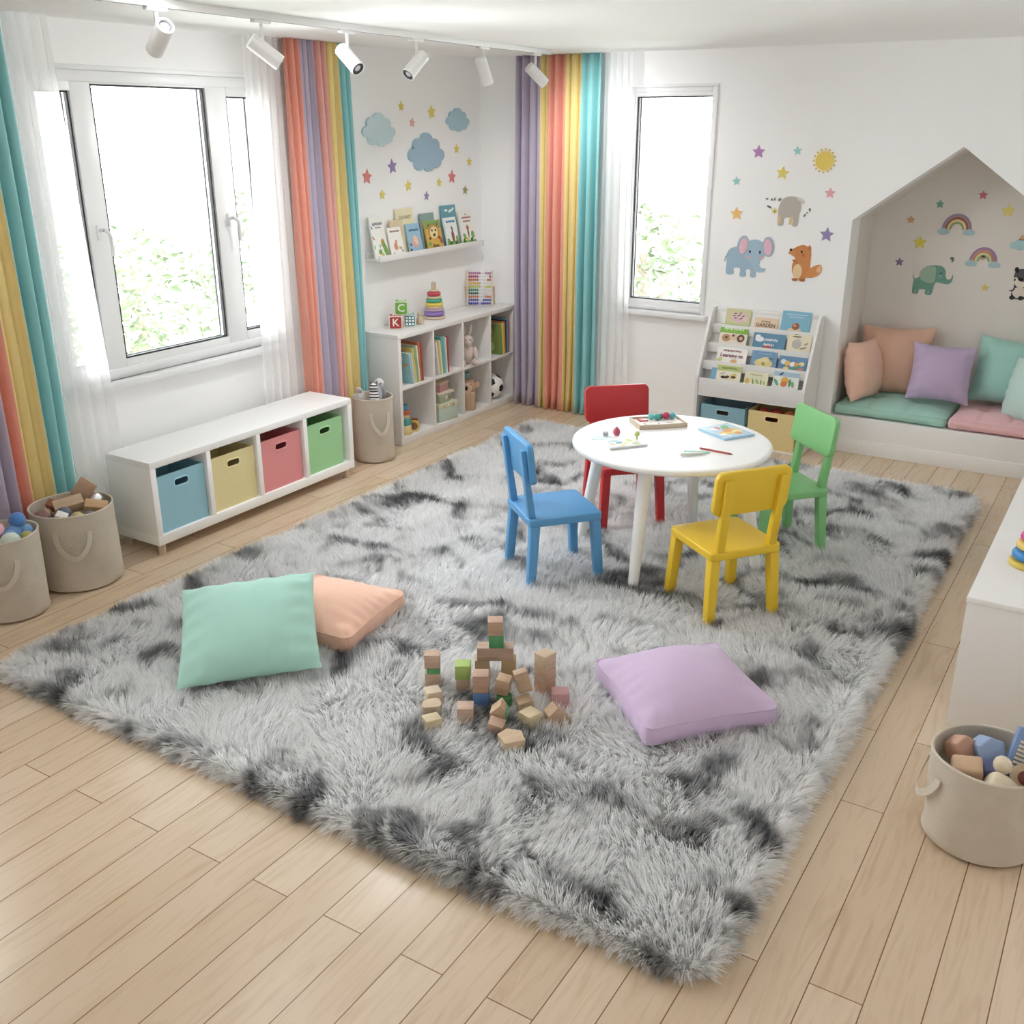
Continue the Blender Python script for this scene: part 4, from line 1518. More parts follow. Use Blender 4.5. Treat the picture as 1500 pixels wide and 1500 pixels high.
lbook('white picture book with a small orange fox, second on the ledge', -1.195, -1.055, 0.185, 0.086, R(12), (244, 240, 232), scrib=((0.86, 0.7, 0.06),), tcol=(170, 130, 110),
      blobs=((-0.08, 0.34, 0.13, 0.13, (226, 150, 110)), (0.0, 0.5, 0.07, 0.06, (226, 150, 110)), (0.1, 0.28, 0.1, 0.05, (240, 200, 170)), (0.28, 0.26, 0.07, 0.06, (206, 160, 150)), (0.38, 0.16, 0.06, 0.05, (180, 160, 190)), (-0.3, 0.1, 0.1, 0.04, (220, 200, 180))))
lbook('light blue picture book with a round pink animal', -0.992, -0.848, 0.195, 0.086, R(12), (150, 194, 220), scrib=((0.78, 0.7, 0.07),), tcol=(60, 120, 170),
      blobs=((0.02, 0.38, 0.24, 0.2, (236, 166, 140)), (0.02, 0.48, 0.16, 0.11, (246, 196, 170)), (0.1, 0.36, 0.1, 0.08, (246, 206, 190)), (-0.4, 0.12, 0.06, 0.05, (60, 60, 80)), (-0.38, 0.3, 0.04, 0.05, (60, 60, 80))))
lbook('yellow and green jungle picture book with a spotted lion', -0.785, -0.605, 0.20, 0.086, R(12), (224, 176, 70), title=(('lion', 0.13, 0.26),), tcol=(50, 44, 40), bands=((0.72, 0.99, (126, 170, 84)),),
      blobs=((0.0, 0.60, 0.36, 0.24, (214, 140, 60)), (0.0, 0.58, 0.27, 0.2, (240, 216, 150)), (-0.1, 0.66, 0.05, 0.04, (50, 40, 34)), (0.12, 0.66, 0.05, 0.04, (50, 40, 34)), (0.0, 0.5, 0.08, 0.05, (60, 44, 36)), (-0.28, 0.84, 0.07, 0.05, (170, 96, 44)), (0.26, 0.84, 0.07, 0.05, (170, 96, 44)), (0.3, 0.4, 0.07, 0.05, (120, 70, 36)), (-0.3, 0.4, 0.07, 0.05, (120, 70, 36)), (-0.36, 0.22, 0.1, 0.08, GR_), (0.38, 0.3, 0.08, 0.12, (196, 90, 60))))
lbook('white picture book with a brown bird standing in green grass', -0.555, -0.41, 0.205, 0.086, R(12), (232, 240, 238), scrib=((0.86, 0.7, 0.08),), tcol=(84, 150, 190), bands=((0.0, 0.2, (132, 176, 80)),),
      blobs=((0.05, 0.36, 0.12, 0.2, (164, 92, 58)), (0.05, 0.62, 0.06, 0.09, (150, 84, 54)), (-0.35, 0.22, 0.1, 0.1, GR_), (0.36, 0.26, 0.1, 0.12, GR_), (-0.2, 0.14, 0.12, 0.06, DG_), (0.25, 0.12, 0.12, 0.06, DG_)))
lbook('white picture book with red lettering, nearest the room corner', -0.365, -0.195, 0.235, 0.086, R(12), (240, 238, 230), scrib=((0.90, 0.15, 0.03), (0.81, 0.62, 0.05), (0.70, 0.5, 0.045)), tcol=(190, 84, 80), bands=((0.0, 0.13, (126, 172, 84)),),
      blobs=((0.0, 0.4, 0.05, 0.2, (120, 80, 60)), (0.0, 0.5, 0.09, 0.07, (204, 92, 70)), (-0.3, 0.26, 0.09, 0.1, GR_), (0.3, 0.28, 0.12, 0.12, GR_), (-0.12, 0.17, 0.1, 0.06, (232, 200, 90)), (0.18, 0.14, 0.1, 0.06, DG_), (-0.38, 0.12, 0.08, 0.08, DG_)))

# ---------------------------------------------------------------- front-facing book rack with two bins
t = thing('book_rack', 'white tiered book rack with picture books under the animal stickers', 'bookcase', (2.2575, 0, 0))
wO = 0.3675
prof = spline([(-0.29, 0.40), (-0.288, 0.46), (-0.20, 0.66), (-0.115, 0.83), (-0.085, 0.868), (-0.05, 0.876)], 5, False)
side = [(-0.012, 0.0), (-0.29, 0.0)] + prof + [(-0.012, 0.876)]
YZ = frame((0, 1, 0), (0, 0, 1), (1, 0, 0))
for x in (-wO, wO - 0.018):
    b = newbm(); add_prism(b, side, 0, 0.018, T(x, 0, 0) @ YZ); obj('side_panel', b, WHITE, t)
b = newbm()
add_prism(b, [(-0.012, 0.86), (-0.035, 0.86), (-0.215, 0.33), (-0.19, 0.33)], -wO + 0.018, wO - 0.018, YZ)
obj('back_board', b, WHITE, t)
b = newbm(); bx(-wO + 0.018, wO - 0.018, -0.04, -0.012, 0.84, 0.868, b, 0.003); obj('top_rail', b, WHITE, t)
LIPS = ((-0.105, 0.772, 0.062), (-0.165, 0.656, 0.062), (-0.222, 0.547, 0.062), (-0.284, 0.438, 0.112))
for y, z, h in LIPS:
    b = newbm(); bx(-wO + 0.018, wO - 0.018, y, y + 0.010, z - h, z, b, 0.002); obj('pocket_lip', b, WHITE, t)
    b = newbm(); bx(-wO + 0.018, wO - 0.018, y + 0.010, y + 0.058, z - 0.062, z - 0.054, b, 0.001); obj('pocket_floor', b, WHITE, t)
b = newbm(); bx(-wO + 0.018, wO - 0.018, -0.284, -0.03, 0.318, 0.328, b, 0.002); obj('bin_shelf', b, WHITE, t)
b = newbm(); bx(-wO + 0.018, wO - 0.018, -0.28, -0.014, 0.0, 0.016, b, 0.002); obj('bottom_board', b, WHITE, t)
GR = 'picture books in the tiered rack'


def rbook(label, tier, x0, x1, top, rgb, dy=0.0, **k):
    y, z, h = LIPS[tier]
    zb = z - 0.053
    book(label, 'book', ((x0 + x1) / 2, y + 0.014 + dy, zb), (R(-17), 0, 0), x1 - x0, (top - zb) / math.cos(R(17)), 0.010, rgb, GR, **k)


rbook('olive picture book with a pink striped animal, in the rack\'s top row', 0, 1.985, 2.155, 0.872, (208, 204, 148), blobs=((0.05, 0.64, 0.32, 0.22, (226, 190, 190)), (-0.12, 0.80, 0.07, 0.02, (100, 66, 66)), (0.08, 0.82, 0.07, 0.02, (100, 66, 66)), (-0.16, 0.70, 0.06, 0.02, (100, 66, 66)), (0.02, 0.72, 0.08, 0.02, (100, 66, 66)), (0.2, 0.71, 0.06, 0.02, (100, 66, 66)), (-0.1, 0.61, 0.07, 0.02, (110, 70, 70)), (0.12, 0.60, 0.08, 0.02, (110, 70, 70)), (0.3, 0.58, 0.09, 0.1, (232, 200, 200))))
rbook('peach book lettered in brown, middle of the rack\'s top row', 0, 2.185, 2.34, 0.832, (232, 204, 168), title=(('GARDEN', 0.58, 0.21),), scrib=((0.80, 0.4, 0.07),), tcol=(130, 92, 66))
rbook('sky blue picture book with a small brown bird, rack\'s top row', 0, 2.362, 2.55, 0.888, (118, 182, 212), scrib=((0.88, 0.7, 0.035), (0.79, 0.5, 0.035)), tcol=(226, 240, 246), blobs=((0.0, 0.32, 0.24, 0.08, (226, 196, 150)), (0.02, 0.46, 0.13, 0.13, (166, 92, 54)), (-0.01, 0.50, 0.07, 0.06, (226, 150, 100)), (0.03, 0.53, 0.02, 0.02, (30, 30, 30))))
rbook('bright green picture book with brown animals, rack\'s second row', 1, 1.972, 2.165, 0.775, (128, 190, 48), title=(('RAINING', 0.86, 0.17),), tcol=(246, 248, 236), bands=((0.0, 0.68, (232, 222, 204)),), blobs=((-0.24, 0.5, 0.16, 0.14, (196, 140, 90)), (0.02, 0.56, 0.15, 0.13, (226, 196, 160)), (0.27, 0.52, 0.14, 0.14, (120, 76, 56)), (0.28, 0.52, 0.06, 0.06, (226, 180, 150)), (-0.24, 0.52, 0.05, 0.04, (90, 60, 40)), (0.0, 0.6, 0.04, 0.04, (70, 50, 40))))
rbook('deep blue picture book with a red house roof, middle of the rack', 1, 2.205, 2.418, 0.742, (84, 142, 178), scrib=((0.72, 0.5, 0.12), (0.5, 0.3, 0.1)), tcol=(240, 244, 246), blobs=((-0.3, 0.72, 0.14, 0.12, (238, 240, 240)), (-0.36, 0.84, 0.08, 0.07, (238, 240, 240)), (-0.05, 0.36, 0.17, 0.14, (186, 70, 64)), (-0.05, 0.28, 0.22, 0.05, (238, 236, 230)), (0.2, 0.3, 0.06, 0.04, (238, 240, 240))))
rbook('cream picture book with a grey mouse drawing, rack\'s second row', 1, 2.432, 2.585, 0.770, (230, 220, 188), blobs=((-0.12, 0.82, 0.2, 0.03, (130, 120, 100)), (-0.1, 0.92, 0.16, 0.025, (150, 140, 120)), (-0.1, 0.55, 0.2, 0.17, (186, 182, 172)), (-0.06, 0.68, 0.1, 0.08, (196, 192, 184)), (0.2, 0.42, 0.16, 0.03, (150, 140, 120)), (0.3, 0.58, 0.1, 0.03, (160, 150, 128))))
rbook('white book with magenta lettering in the rack\'s third row', 2, 1.985, 2.19, 0.640, (242, 240, 234), title=(('Learning to', 0.62, 0.165),), scrib=((0.83, 0.6, 0.08),), tcol=(150, 40, 84), blobs=((0.1, 0.38, 0.11, 0.1, (226, 176, 100)), (-0.38, 0.42, 0.1, 0.09, (206, 214, 130))))
rbook('blue picture book with a yellow house, middle of the third row', 2, 2.222, 2.392, 0.654, (110, 154, 194), scrib=((0.90, 0.7, 0.05), (0.79, 0.5, 0.05)), tcol=(150, 196, 226), blobs=((0.0, 0.42, 0.36, 0.18, (226, 208, 130)), (0.0, 0.55, 0.24, 0.1, (232, 218, 150)), (0.0, 0.40, 0.06, 0.08, (176, 150, 80)), (0.26, 0.62, 0.12, 0.02, (70, 90, 120))))
rbook('blue book with bright flowers in the rack\'s third row', 2, 2.405, 2.588, 0.622, (96, 144, 188), blobs=((-0.32, 0.72, 0.1, 0.12, (220, 232, 240)), (-0.18, 0.66, 0.1, 0.12, (236, 190, 90)), (0.0, 0.64, 0.1, 0.11, (240, 232, 220)), (0.16, 0.62, 0.1, 0.12, (226, 150, 90)), (0.32, 0.68, 0.1, 0.1, (240, 226, 150)), (0.08, 0.44, 0.28, 0.06, (96, 160, 96)), (-0.2, 0.42, 0.1, 0.08, (240, 214, 110)), (0.3, 0.42, 0.1, 0.08, (220, 130, 110))))
rbook('blue book peeping from behind the farm-animal book in the lowest row', 3, 1.975, 2.10, 0.528, (120, 176, 214), dy=0.012)
rbook('cream and green book of brown spots in the rack\'s lowest row', 3, 2.015, 2.182, 0.532, (232, 226, 202), bands=((0.74, 0.97, (190, 204, 112)),), scrib=((0.86, 0.6, 0.08),), tcol=(110, 140, 70), blobs=((-0.2, 0.46, 0.1, 0.06, (70, 46, 34)), (-0.05, 0.48, 0.1, 0.06, (90, 56, 40)), (0.2, 0.54, 0.15, 0.1, (222, 190, 110)), (0.22, 0.5, 0.1, 0.05, (80, 50, 36)), (-0.25, 0.62, 0.12, 0.05, (200, 190, 170))))
rbook('small cream book with tiny plants, middle of the lowest row', 3, 2.208, 2.366, 0.508, (228, 224, 186), scrib=((0.86, 0.5, 0.06),), tcol=(180, 170, 130), blobs=((-0.36, 0.52, 0.1, 0.14, (232, 190, 90)), (-0.12, 0.52, 0.03, 0.16, (120, 160, 90)), (0.06, 0.54, 0.04, 0.14, (150, 180, 110)), (0.22, 0.52, 0.03, 0.13, (130, 160, 100)), (0.36, 0.5, 0.05, 0.1, (190, 190, 120))))
rbook('white book with an orange animal among green leaves, lowest row', 3, 2.398, 2.566, 0.535, (226, 230, 222), bands=((0.78, 0.97, (160, 196, 214)),), blobs=((-0.04, 0.62, 0.15, 0.15, (232, 168, 60)), (-0.06, 0.48, 0.13, 0.12, (226, 120, 60)), (-0.36, 0.52, 0.06, 0.16, (90, 170, 130)), (0.16, 0.54, 0.05, 0.16, (80, 150, 90)), (0.28, 0.5, 0.06, 0.12, (120, 180, 110)), (-0.2, 0.88, 0.1, 0.04, (60, 90, 140))))
bin_box('storage_bin', 'light blue bin under the book rack beside the yellow one', 'bin', (132, 182, 202), (2.088, -0.272, 0.0165), 0, 0.305, 0.235, 0.245, 'bins under the book rack', 0.085, 0.03, 0.045)
bin_box('storage_bin', 'yellow bin of red toys under the book rack', 'bin', (232, 206, 136), (2.423, -0.272, 0.0165), 0, 0.315, 0.235, 0.248, 'bins under the book rack', 0.085, 0.03, 0.045)
for x, r, c, lb in ((2.345, 0.040, (196, 60, 50), 'red toy ball in the yellow bin, beside the orange one'), (2.43, 0.042, (190, 50, 46), 'dark red toy ball in the middle of the yellow bin'), (2.515, 0.040, (222, 120, 60), 'orange toy ball in the yellow bin')):
    b = newbm(); add_ball(b, (0, 0, 0), r, n=20); o = obj('toy_ball', b, M(c, 0.4), loc=(x, -0.185, 0.0245 + 0.165 + r)); tag(o, lb, 'ball', 'toys in the yellow bin')
b = newbm(); bx(2.275, 2.571, -0.255, -0.05, 0.0245, 0.1885, b, 0.01); o = obj('toy_crate', b, wood((150, 96, 64))); tag(o, 'brown wooden toy box inside the yellow bin under the red balls', 'toy')
b = newbm(); bx(1.955, 2.221, -0.255, -0.05, 0.0245, 0.20, b, 0.01); o = obj('toy_crate', b, wood((110, 84, 66))); tag(o, 'dark wooden toy box inside the light blue bin', 'toy')


# ---------------------------------------------------------------- things in and on the cube shelf
def shelf_book(label, y0, h, th, depth, rgb, lean, z, group, page=True):
    """book standing with its spine facing the room (+x), covers facing +-y; lean tips its top towards -y"""
    b = newbm()
    c = 0.0015
    bx(-depth, 0, 0, c, 0, h, b, 0.0005, 1)
    bx(-depth, 0, th - c, th, 0, h, b, 0.0005, 1)
    bx(-c, 0.001, 0, th, 0, h, b, 0.0006, 2)
    bx(-depth + 0.004, -c, c, th - c, 0.003, h - 0.003, b, 0, 1, 1)
    o = obj('book', b, [M(rgb, 0.45, 0.04, 30), PAGES], loc=(0.285, y0, z), rot=(lean, 0, 0), smooth=0)
    rg = random.Random(int(h * 1e4) + int(abs(y0) * 1e3))
    q = newbm()
    cols = [tuple(min(255, v + 45) for v in rgb), (240, 236, 222), rg.choice([(226, 150, 80), (120, 160, 90), (210, 110, 110), (110, 160, 190)])]
    F = frame((1, 0, 0), (0, 0, 1), (0, -1, 0))
    for k in range(7):
        add_prism(q, ell(-rg.uniform(0.03, depth - 0.03), rg.uniform(0.04, h - 0.03), rg.uniform(0.01, 0.03), rg.uniform(0.008, 0.025), 14, rg.uniform(0, 3)), 0, 0.0006 + 0.0001 * k, F, k % 3)
    obj('cover_picture', q, [M(c_, 0.5, 0.05, 40) for c_ in cols], o, smooth=0)
    return tag(o, label, 'book', group)


def row(cell, y, z, specs, group):
    for rgb, h, th, lean, lb in specs:
        shelf_book(lb, y, h, th, 0.19, rgb, lean, z, group)
        y += th / math.cos(lean) + 0.0022


ZS = 0.3905
# books in the first cube stand with their covers seen at a slant
g = 'books in the first cube from the curtain'
row(0, -1.285, ZS, [((150, 200, 206), 0.215, 0.020, R(10), 'pale aqua book leaning first in the row nearest the curtain'),
                    ((228, 226, 214), 0.210, 0.012, R(9), 'thin white book beside the pale aqua one in the first cube'),
                    ((226, 196, 92), 0.240, 0.016, R(8), 'golden yellow book in the middle of the first cube'),
                    ((134, 184, 138), 0.245, 0.018, R(7), 'green book beside the yellow one in the first cube'),
                    ((236, 224, 196), 0.250, 0.014, R(6), 'cream book before the rust-red books in the first cube'),
                    ((206, 110, 70), 0.270, 0.018, R(5), 'rust orange book, tall one in the first cube'),
                    ((186, 70, 56), 0.262, 0.014, R(4), 'dark red book ending the row in the first cube')], g)
g = 'books in the second cube from the curtain'
row(1, -0.985, ZS, [((232, 220, 218), 0.235, 0.018, R(8), 'white picture book leaning first in the second cube'),
                    ((214, 200, 74), 0.238, 0.016, R(7), 'mustard yellow book beside the white one in the second cube'),
                    ((238, 234, 222), 0.240, 0.012, R(6), 'thin white book after the mustard one in the second cube'),
                    ((108, 184, 178), 0.262, 0.022, R(5), 'thick turquoise book in the second cube'),
                    ((140, 206, 204), 0.262, 0.016, R(4), 'light turquoise book beside the thick one in the second cube'),
                    ((232, 232, 226), 0.250, 0.012, R(3), 'white book before the red patterned one in the second cube'),
                    ((194, 60, 58), 0.252, 0.016, R(2), 'red book ending the row in the second cube')], g)
g = 'books in the cube nearest the corner'
row(3, -0.19, ZS, [((126, 150, 70), 0.235, 0.030, R(5), 'olive green book first in the cube nearest the corner'),
                    ((226, 206, 80), 0.225, 0.020, R(4), 'lemon yellow book beside the olive one nearest the corner'),
                    ((232, 160, 70), 0.240, 0.016, R(3), 'orange book after the lemon one nearest the corner'),
                    ((70, 66, 84), 0.250, 0.016, R(2), 'dark navy book in the cube nearest the corner'),
                    ((110, 168, 196), 0.262, 0.016, R(1), 'sky blue book in the cube nearest the corner'),
                    ((216, 120, 116), 0.262, 0.014, R(0.5), 'pink-red book ending the row nearest the corner')], g)

PLUSH = lambda rgb: M(rgb, 0.95, 0.06, 60, 0.25, 160, 0.15, 0.4)
# plush bunny
t = thing('plush_bunny', 'beige plush bunny sitting in the third cube of the upper row', 'soft toy', (0.245, -0.575, ZS), (0, 0, R(42)))
pm = PLUSH((212, 192, 182))
b = newbm(); add_ball(b, (0, 0, 0.075), (0.052, 0.046, 0.072), n=20); obj('body', b, pm, t)
b = newbm(); add_ball(b, (0, -0.012, 0.172), (0.044, 0.042, 0.040), n=20); add_ball(b, (0, -0.045, 0.162), (0.022, 0.018, 0.016), n=14); hd = obj('head', b, pm, t)
for s in (-1, 1):
    b = newbm(); add_ball(b, (s * 0.022, 0.004, 0.243), (0.013, 0.009, 0.045), None, 0, 14, RY(s * 0.18)); obj('ear', b, pm, hd)
    b = newbm(); add_ball(b, (s * 0.016, -0.049, 0.183), 0.0045, n=10); obj('eye', b, BLACK, hd)
    b = newbm(); add_ball(b, (s * 0.055, -0.03, 0.085), (0.017, 0.02, 0.045), None, 0, 14, RX(-0.5)); obj('arm', b, pm, t)
    b = newbm(); add_ball(b, (s * 0.042, -0.075, 0.024), (0.022, 0.045, 0.023), n=14); obj('foot', b, pm, t)
b = newbm(); add_ball(b, (0, -0.063, 0.166), (0.006, 0.004, 0.004), n=8); obj('nose', b, M((170, 120, 116)), hd)

ZB = 0.0505
# stacking cup toy and wooden wheel
t = thing('stacking_toy', 'small stacked wooden toy in teal, orange and cream, lowest cube by the basket', 'toy', (0.235, -1.325, ZB))
for r, z0, z1, c in ((0.052, 0.0, 0.028, (226, 196, 120)), (0.046, 0.028, 0.062, (236, 216, 160)), (0.045, 0.062, 0.11, (66, 164, 160)), (0.036, 0.11, 0.135, (232, 190, 150)), (0.04, 0.135, 0.165, (206, 92, 56)), (0.03, 0.165, 0.20, (70, 150, 180))):
    b = newbm(); add_lathe(b, [(0, z0), (r - 0.004, z0), (r, z0 + 0.004), (r, z1 - 0.004), (r - 0.004, z1), (0, z1)], 24); obj('ring', b, M(c, 0.45), t)
t = thing('wheel_toy', 'small wooden toy wheel with a yellow rim beside the stacked toy', 'toy', (0.255, -1.245, ZB), (0, 0, R(25)))
b = newbm(); add_lathe(b, [(0, -0.012), (0.026, -0.012), (0.026, 0.012), (0, 0.012)], 24, T(0, 0, 0.038) @ RX(PI / 2)); obj('disc', b, wood((150, 96, 60)), t)
b = newbm(); add_lathe(b, [(0.026, -0.010), (0.038, -0.010), (0.038, 0.010), (0.026, 0.010), (0.026, -0.010)], 28, T(0, 0, 0.038) @ RX(PI / 2)); obj('rim', b, M((226, 196, 84), 0.4), t)
b = newbm(); bx(-0.02, 0.02, 0.014, 0.03, 0.0, 0.085, b, 0.004); obj('upright', b, M((176, 60, 54), 0.45), t)


# keepsake boxes
def gift(name, label, rgb, w, d, h, loc, rz, lid, g, flowers=()):
    t = thing(name, label, 'box', loc, (0, 0, rz), g)
    b = newbm(); bx(-w / 2, w / 2, -d / 2, d / 2, 0, h * (0.74 if lid else 1), b, 0.002); obj('body', b, M(rgb, 0.6, 0.06, 30), t)
    if lid:
        b = newbm(); bx(-w / 2 - 0.003, w / 2 + 0.003, -d / 2 - 0.003, d / 2 + 0.003, h * 0.74, h, b, 0.002); obj('lid', b, M(lid, 0.6, 0.1, 50), t)
    if flowers:
        b = newbm()
        for k, (x, z, r, c) in enumerate(flowers):
            add_prism(b, star_pts(r, 0.65, 90 + k * 20, 6, x, z), 0, 0.0012, frame((0, 1, 0), (0, 0, 1), (1, 0, 0), (w / 2 + 0.002, 0, 0)), k % 3)
        obj('flower_print', b, [M((206, 160, 160)), M((240, 236, 226)), M((170, 150, 90))], t, smooth=0)
    return t


g = 'keepsake boxes in the second lower cube'
gift('keepsake_box', 'pale green patterned box at the bottom of the box stack', (186, 206, 192), 0.16, 0.20, 0.13, (0.215, -0.885, ZB), R(-6), (206, 206, 170), g, ((-0.05, 0.11, 0.012, 0), (0.0, 0.112, 0.012, 0), (0.05, 0.108, 0.012, 0)))
gift('keepsake_box', 'small grey-green flowered box in the middle of the box stack', (176, 186, 160), 0.12, 0.14, 0.06, (0.215, -0.895, ZB + 0.1305), R(4), None, g, ((-0.04, 0.03, 0.016, 0), (0.0, 0.036, 0.018, 0), (0.04, 0.028, 0.016, 0)))
gift('keepsake_box', 'flat pinkish book-like box lying across the box stack', (226, 206, 190), 0.125, 0.16, 0.016, (0.22, -0.89, ZB + 0.191), R(-8), None, g)
gift('keepsake_box', 'rose and tan box on top of the box stack', (206, 152, 150), 0.10, 0.115, 0.07, (0.215, -0.905, ZB + 0.2075), R(6), (214, 186, 160), g)

# wooden animal-face money box
t = thing('wooden_animal_toy', 'brown wooden bear-faced toy box with round ears, third lower cube', 'toy', (0.225, -0.575, ZB), (0, 0, R(40)))
wm = wood((206, 156, 116), 0.4, 2, 8)
b = newbm(); add_box(b, (0, 0, 0.07), (0.135, 0.12, 0.14), 0.016, 3); obj('body', b, wm, t)
b = newbm(); add_box(b, (0, 0, 0.178), (0.145, 0.10, 0.09), 0.03, 4); h_ = obj('head', b, wm, t)
for s in (-1, 1):
    b = newbm(); add_lathe(b, [(0, -0.012), (0.024, -0.012), (0.026, 0), (0.024, 0.012), (0, 0.012)], 20, T(s * 0.074, -0.03, 0.19) @ RX(PI / 2)); e_ = obj('ear', b, wm, h_)
    b = newbm(); add_ball(b, (s * 0.03, -0.052, 0.192), 0.006, n=10); obj('eye', b, BLACK, h_)
b = newbm(); add_lathe(b, [(0, 0), (0.040, 0), (0.042, 0.008), (0.034, 0.014), (0, 0.014)], 28, T(0, -0.048, 0.165) @ RX(PI / 2)); obj('snout', b, wood((226, 180, 140), 0.4), h_)
b = newbm(); add_ball(b, (0, -0.063, 0.17), (0.011, 0.006, 0.016), n=12); obj('nose', b, BLACK, h_)
b = newbm(); add_lathe(b, [(0, 0.222), (0.03, 0.222), (0.03, 0.234), (0, 0.234)], 20); obj('cap', b, wood((190, 140, 100)), t)
t = thing('toy_cup', 'small teal toy cup on top of the wooden bear', 'toy', (0.225, -0.575, ZB + 0.2345), (0, 0, 0))
b = newbm(); add_lathe(b, [(0, 0), (0.022, 0), (0.034, 0.04), (0.03, 0.04), (0.02, 0.005), (0, 0.005)], 24); obj('cup', b, M((110, 170, 172), 0.4), t)

# football: truncated-icosahedron look, black pentagon patches raised slightly
t = thing('soccer_ball', 'black and white football in the lowest cube next to the corner', 'ball', (0.205, -0.20, ZB + 0.096), (R(20), R(35), R(10)))
b = newbm(); add_ball(b, (0, 0, 0), 0.095, n=40); obj('white_panels', b, M((240, 240, 238), 0.35, 0.01), t)
ph = (1 + 5 ** 0.5) / 2
ico = [Vector(v).normalized() for v in [(0, 1, ph), (0, -1, ph), (0, 1, -ph), (0, -1, -ph), (1, ph, 0), (-1, ph, 0), (1, -ph, 0), (-1, -ph, 0), (ph, 0, 1), (-ph, 0, 1), (ph, 0, -1), (-ph, 0, -1)]]
for v in ico:
    a = v.orthogonal().normalized()
    nb = min((w for w in ico if w != v), key=lambda w: (w - v).length)
    a = (nb - v * nb.dot(v)).normalized()
    c_ = v.cross(a)
    b = newbm()
    q = bmesh.new()
    rings = []
    for rr in (1.0, 0.66, 0.33):
        rings.append([q.verts.new((v + (a * math.cos(2 * PI * k / 5 + s_) + c_ * math.sin(2 * PI * k / 5 + s_)) * 0.35 * rr * (1.0 if s_ == 0 else 0.815)).normalized() * 0.0957) for k in range(5) for s_ in (0, PI / 5)])
    ce = q.verts.new(v * 0.0957)
    for A_, B_ in zip(rings, rings[1:]):
        for k in range(10):
            q.faces.new((A_[k], A_[(k + 1) % 10], B_[(k + 1) % 10], B_[k]))
    for k in range(10):
        q.faces.new((rings[-1][k], rings[-1][(k + 1) % 10], ce))
    bmesh.ops.recalc_face_normals(q, faces=q.faces[:])
    merge(b, q)
    obj('black_patch', b, M((30, 30, 32), 0.4), t)


# ---- on top of the cube shelf
def alphabet_block(label, rgb, letters, loc, rz, s=0.085, group='alphabet blocks on the cube shelf'):
    t = thing('alphabet_block', label, 'toy block', loc, (0, 0, rz), group)
    b = newbm(); add_box(b, (0, 0, s / 2), (s, s, s), 0.004, 2); obj('cube', b, M((236, 230, 216), 0.5), t)
    faces = [(frame((1, 0, 0), (0, 0, 1), (0, -1, 0), (0, -s / 2, s / 2)), 0), (frame((0, 1, 0), (0, 0, 1), (1, 0, 0), (s / 2, 0, s / 2)), 1), (frame((1, 0, 0), (0, 1, 0), (0, 0, 1), (0, 0, s)), 2)]
    for F, k in faces:
        b = newbm(); add_prism(b, rnd_rect(s * 0.86, s * 0.86, 0.008, 4), -0.0005, 0.0010, F); p_ = obj('coloured_face', b, M(rgb[k], 0.45), t, smooth=0)
        b = newbm()
        if letters[k]:
            add_text(b, letters[k], s * 0.8, F @ T(0, 0, 0.0018), 0, 0.0008, 0.001)
        else:
            for i in range(3):
                for j in range(3):
                    add_prism(b, rnd_rect(s * 0.17, s * 0.17, 0.003, 2), 0.0008, 0.002, F @ T((i - 1) * s * 0.26, (j - 1) * s * 0.26, 0))
        obj('letter', b, M((246, 244, 238), 0.45), t, smooth=0)


ZT_ = 0.7425
alphabet_block('red alphabet block with white letters, front one of the trio', ((200, 52, 48), (196, 48, 46), (206, 60, 52)), ('K', 'X', 'K'), (0.13, -1.245, ZT_), R(38), 0.088)
alphabet_block('teal and white alphabet block beside the red one', ((60, 150, 156), (70, 160, 166), (90, 170, 176)), ('', 'A', 'A'), (0.155, -1.125, ZT_), R(40), 0.08)
alphabet_block('green alphabet block stacked on the red and teal ones', ((110, 190, 50), (104, 160, 190), (120, 196, 60)), ('C', '', 'C'), (0.14, -1.19, ZT_ + 0.0885), R(36), 0.088)
t = thing('peg_figure', 'small plain wooden peg figure behind the teal alphabet block', 'toy', (0.175, -1.035, ZT_))
b = newbm(); add_lathe(b, [(0, 0), (0.026, 0), (0.028, 0.01), (0.022, 0.04), (0.014, 0.055), (0, 0.056)], 20); obj('body', b, wood((224, 186, 140)), t)
b = newbm(); add_ball(b, (0, 0, 0.068), 0.019, n=16); obj('head', b, wood((224, 186, 140)), t)


def ring_profile(r, z, h, k=8):
    """a fat washer with rounded rim"""
    out = [(0, z)]
    for i in range(k + 1):
        a = -PI / 2 + PI * i / k
        out.append((r - h / 2 + h / 2 * math.cos(a), z + h / 2 + h / 2 * math.sin(a)))
    out.append((0, z + h))
    return out


def stacker(name, label, loc, base, rings, peg, peg_r, peg_h):
    t = thing(name, label, 'toy', loc)
    b = newbm(); add_lathe(b, ring_profile(base[0], 0, base[1]), 40); obj('base', b, base[2], t)
    z = base[1]
    for r, h, m in rings:
        b = newbm(); add_lathe(b, ring_profile(r, z, h), 40); obj('ring', b, m, t)
        z += h
    b = newbm(); add_lathe(b, [(0, z), (peg_r, z), (peg_r, z + peg_h * 0.8), (peg_r * 0.9, z + peg_h * 0.95), (peg_r * 0.5, z + peg_h), (0, z + peg_h)], 24); obj('peg', b, peg, t)


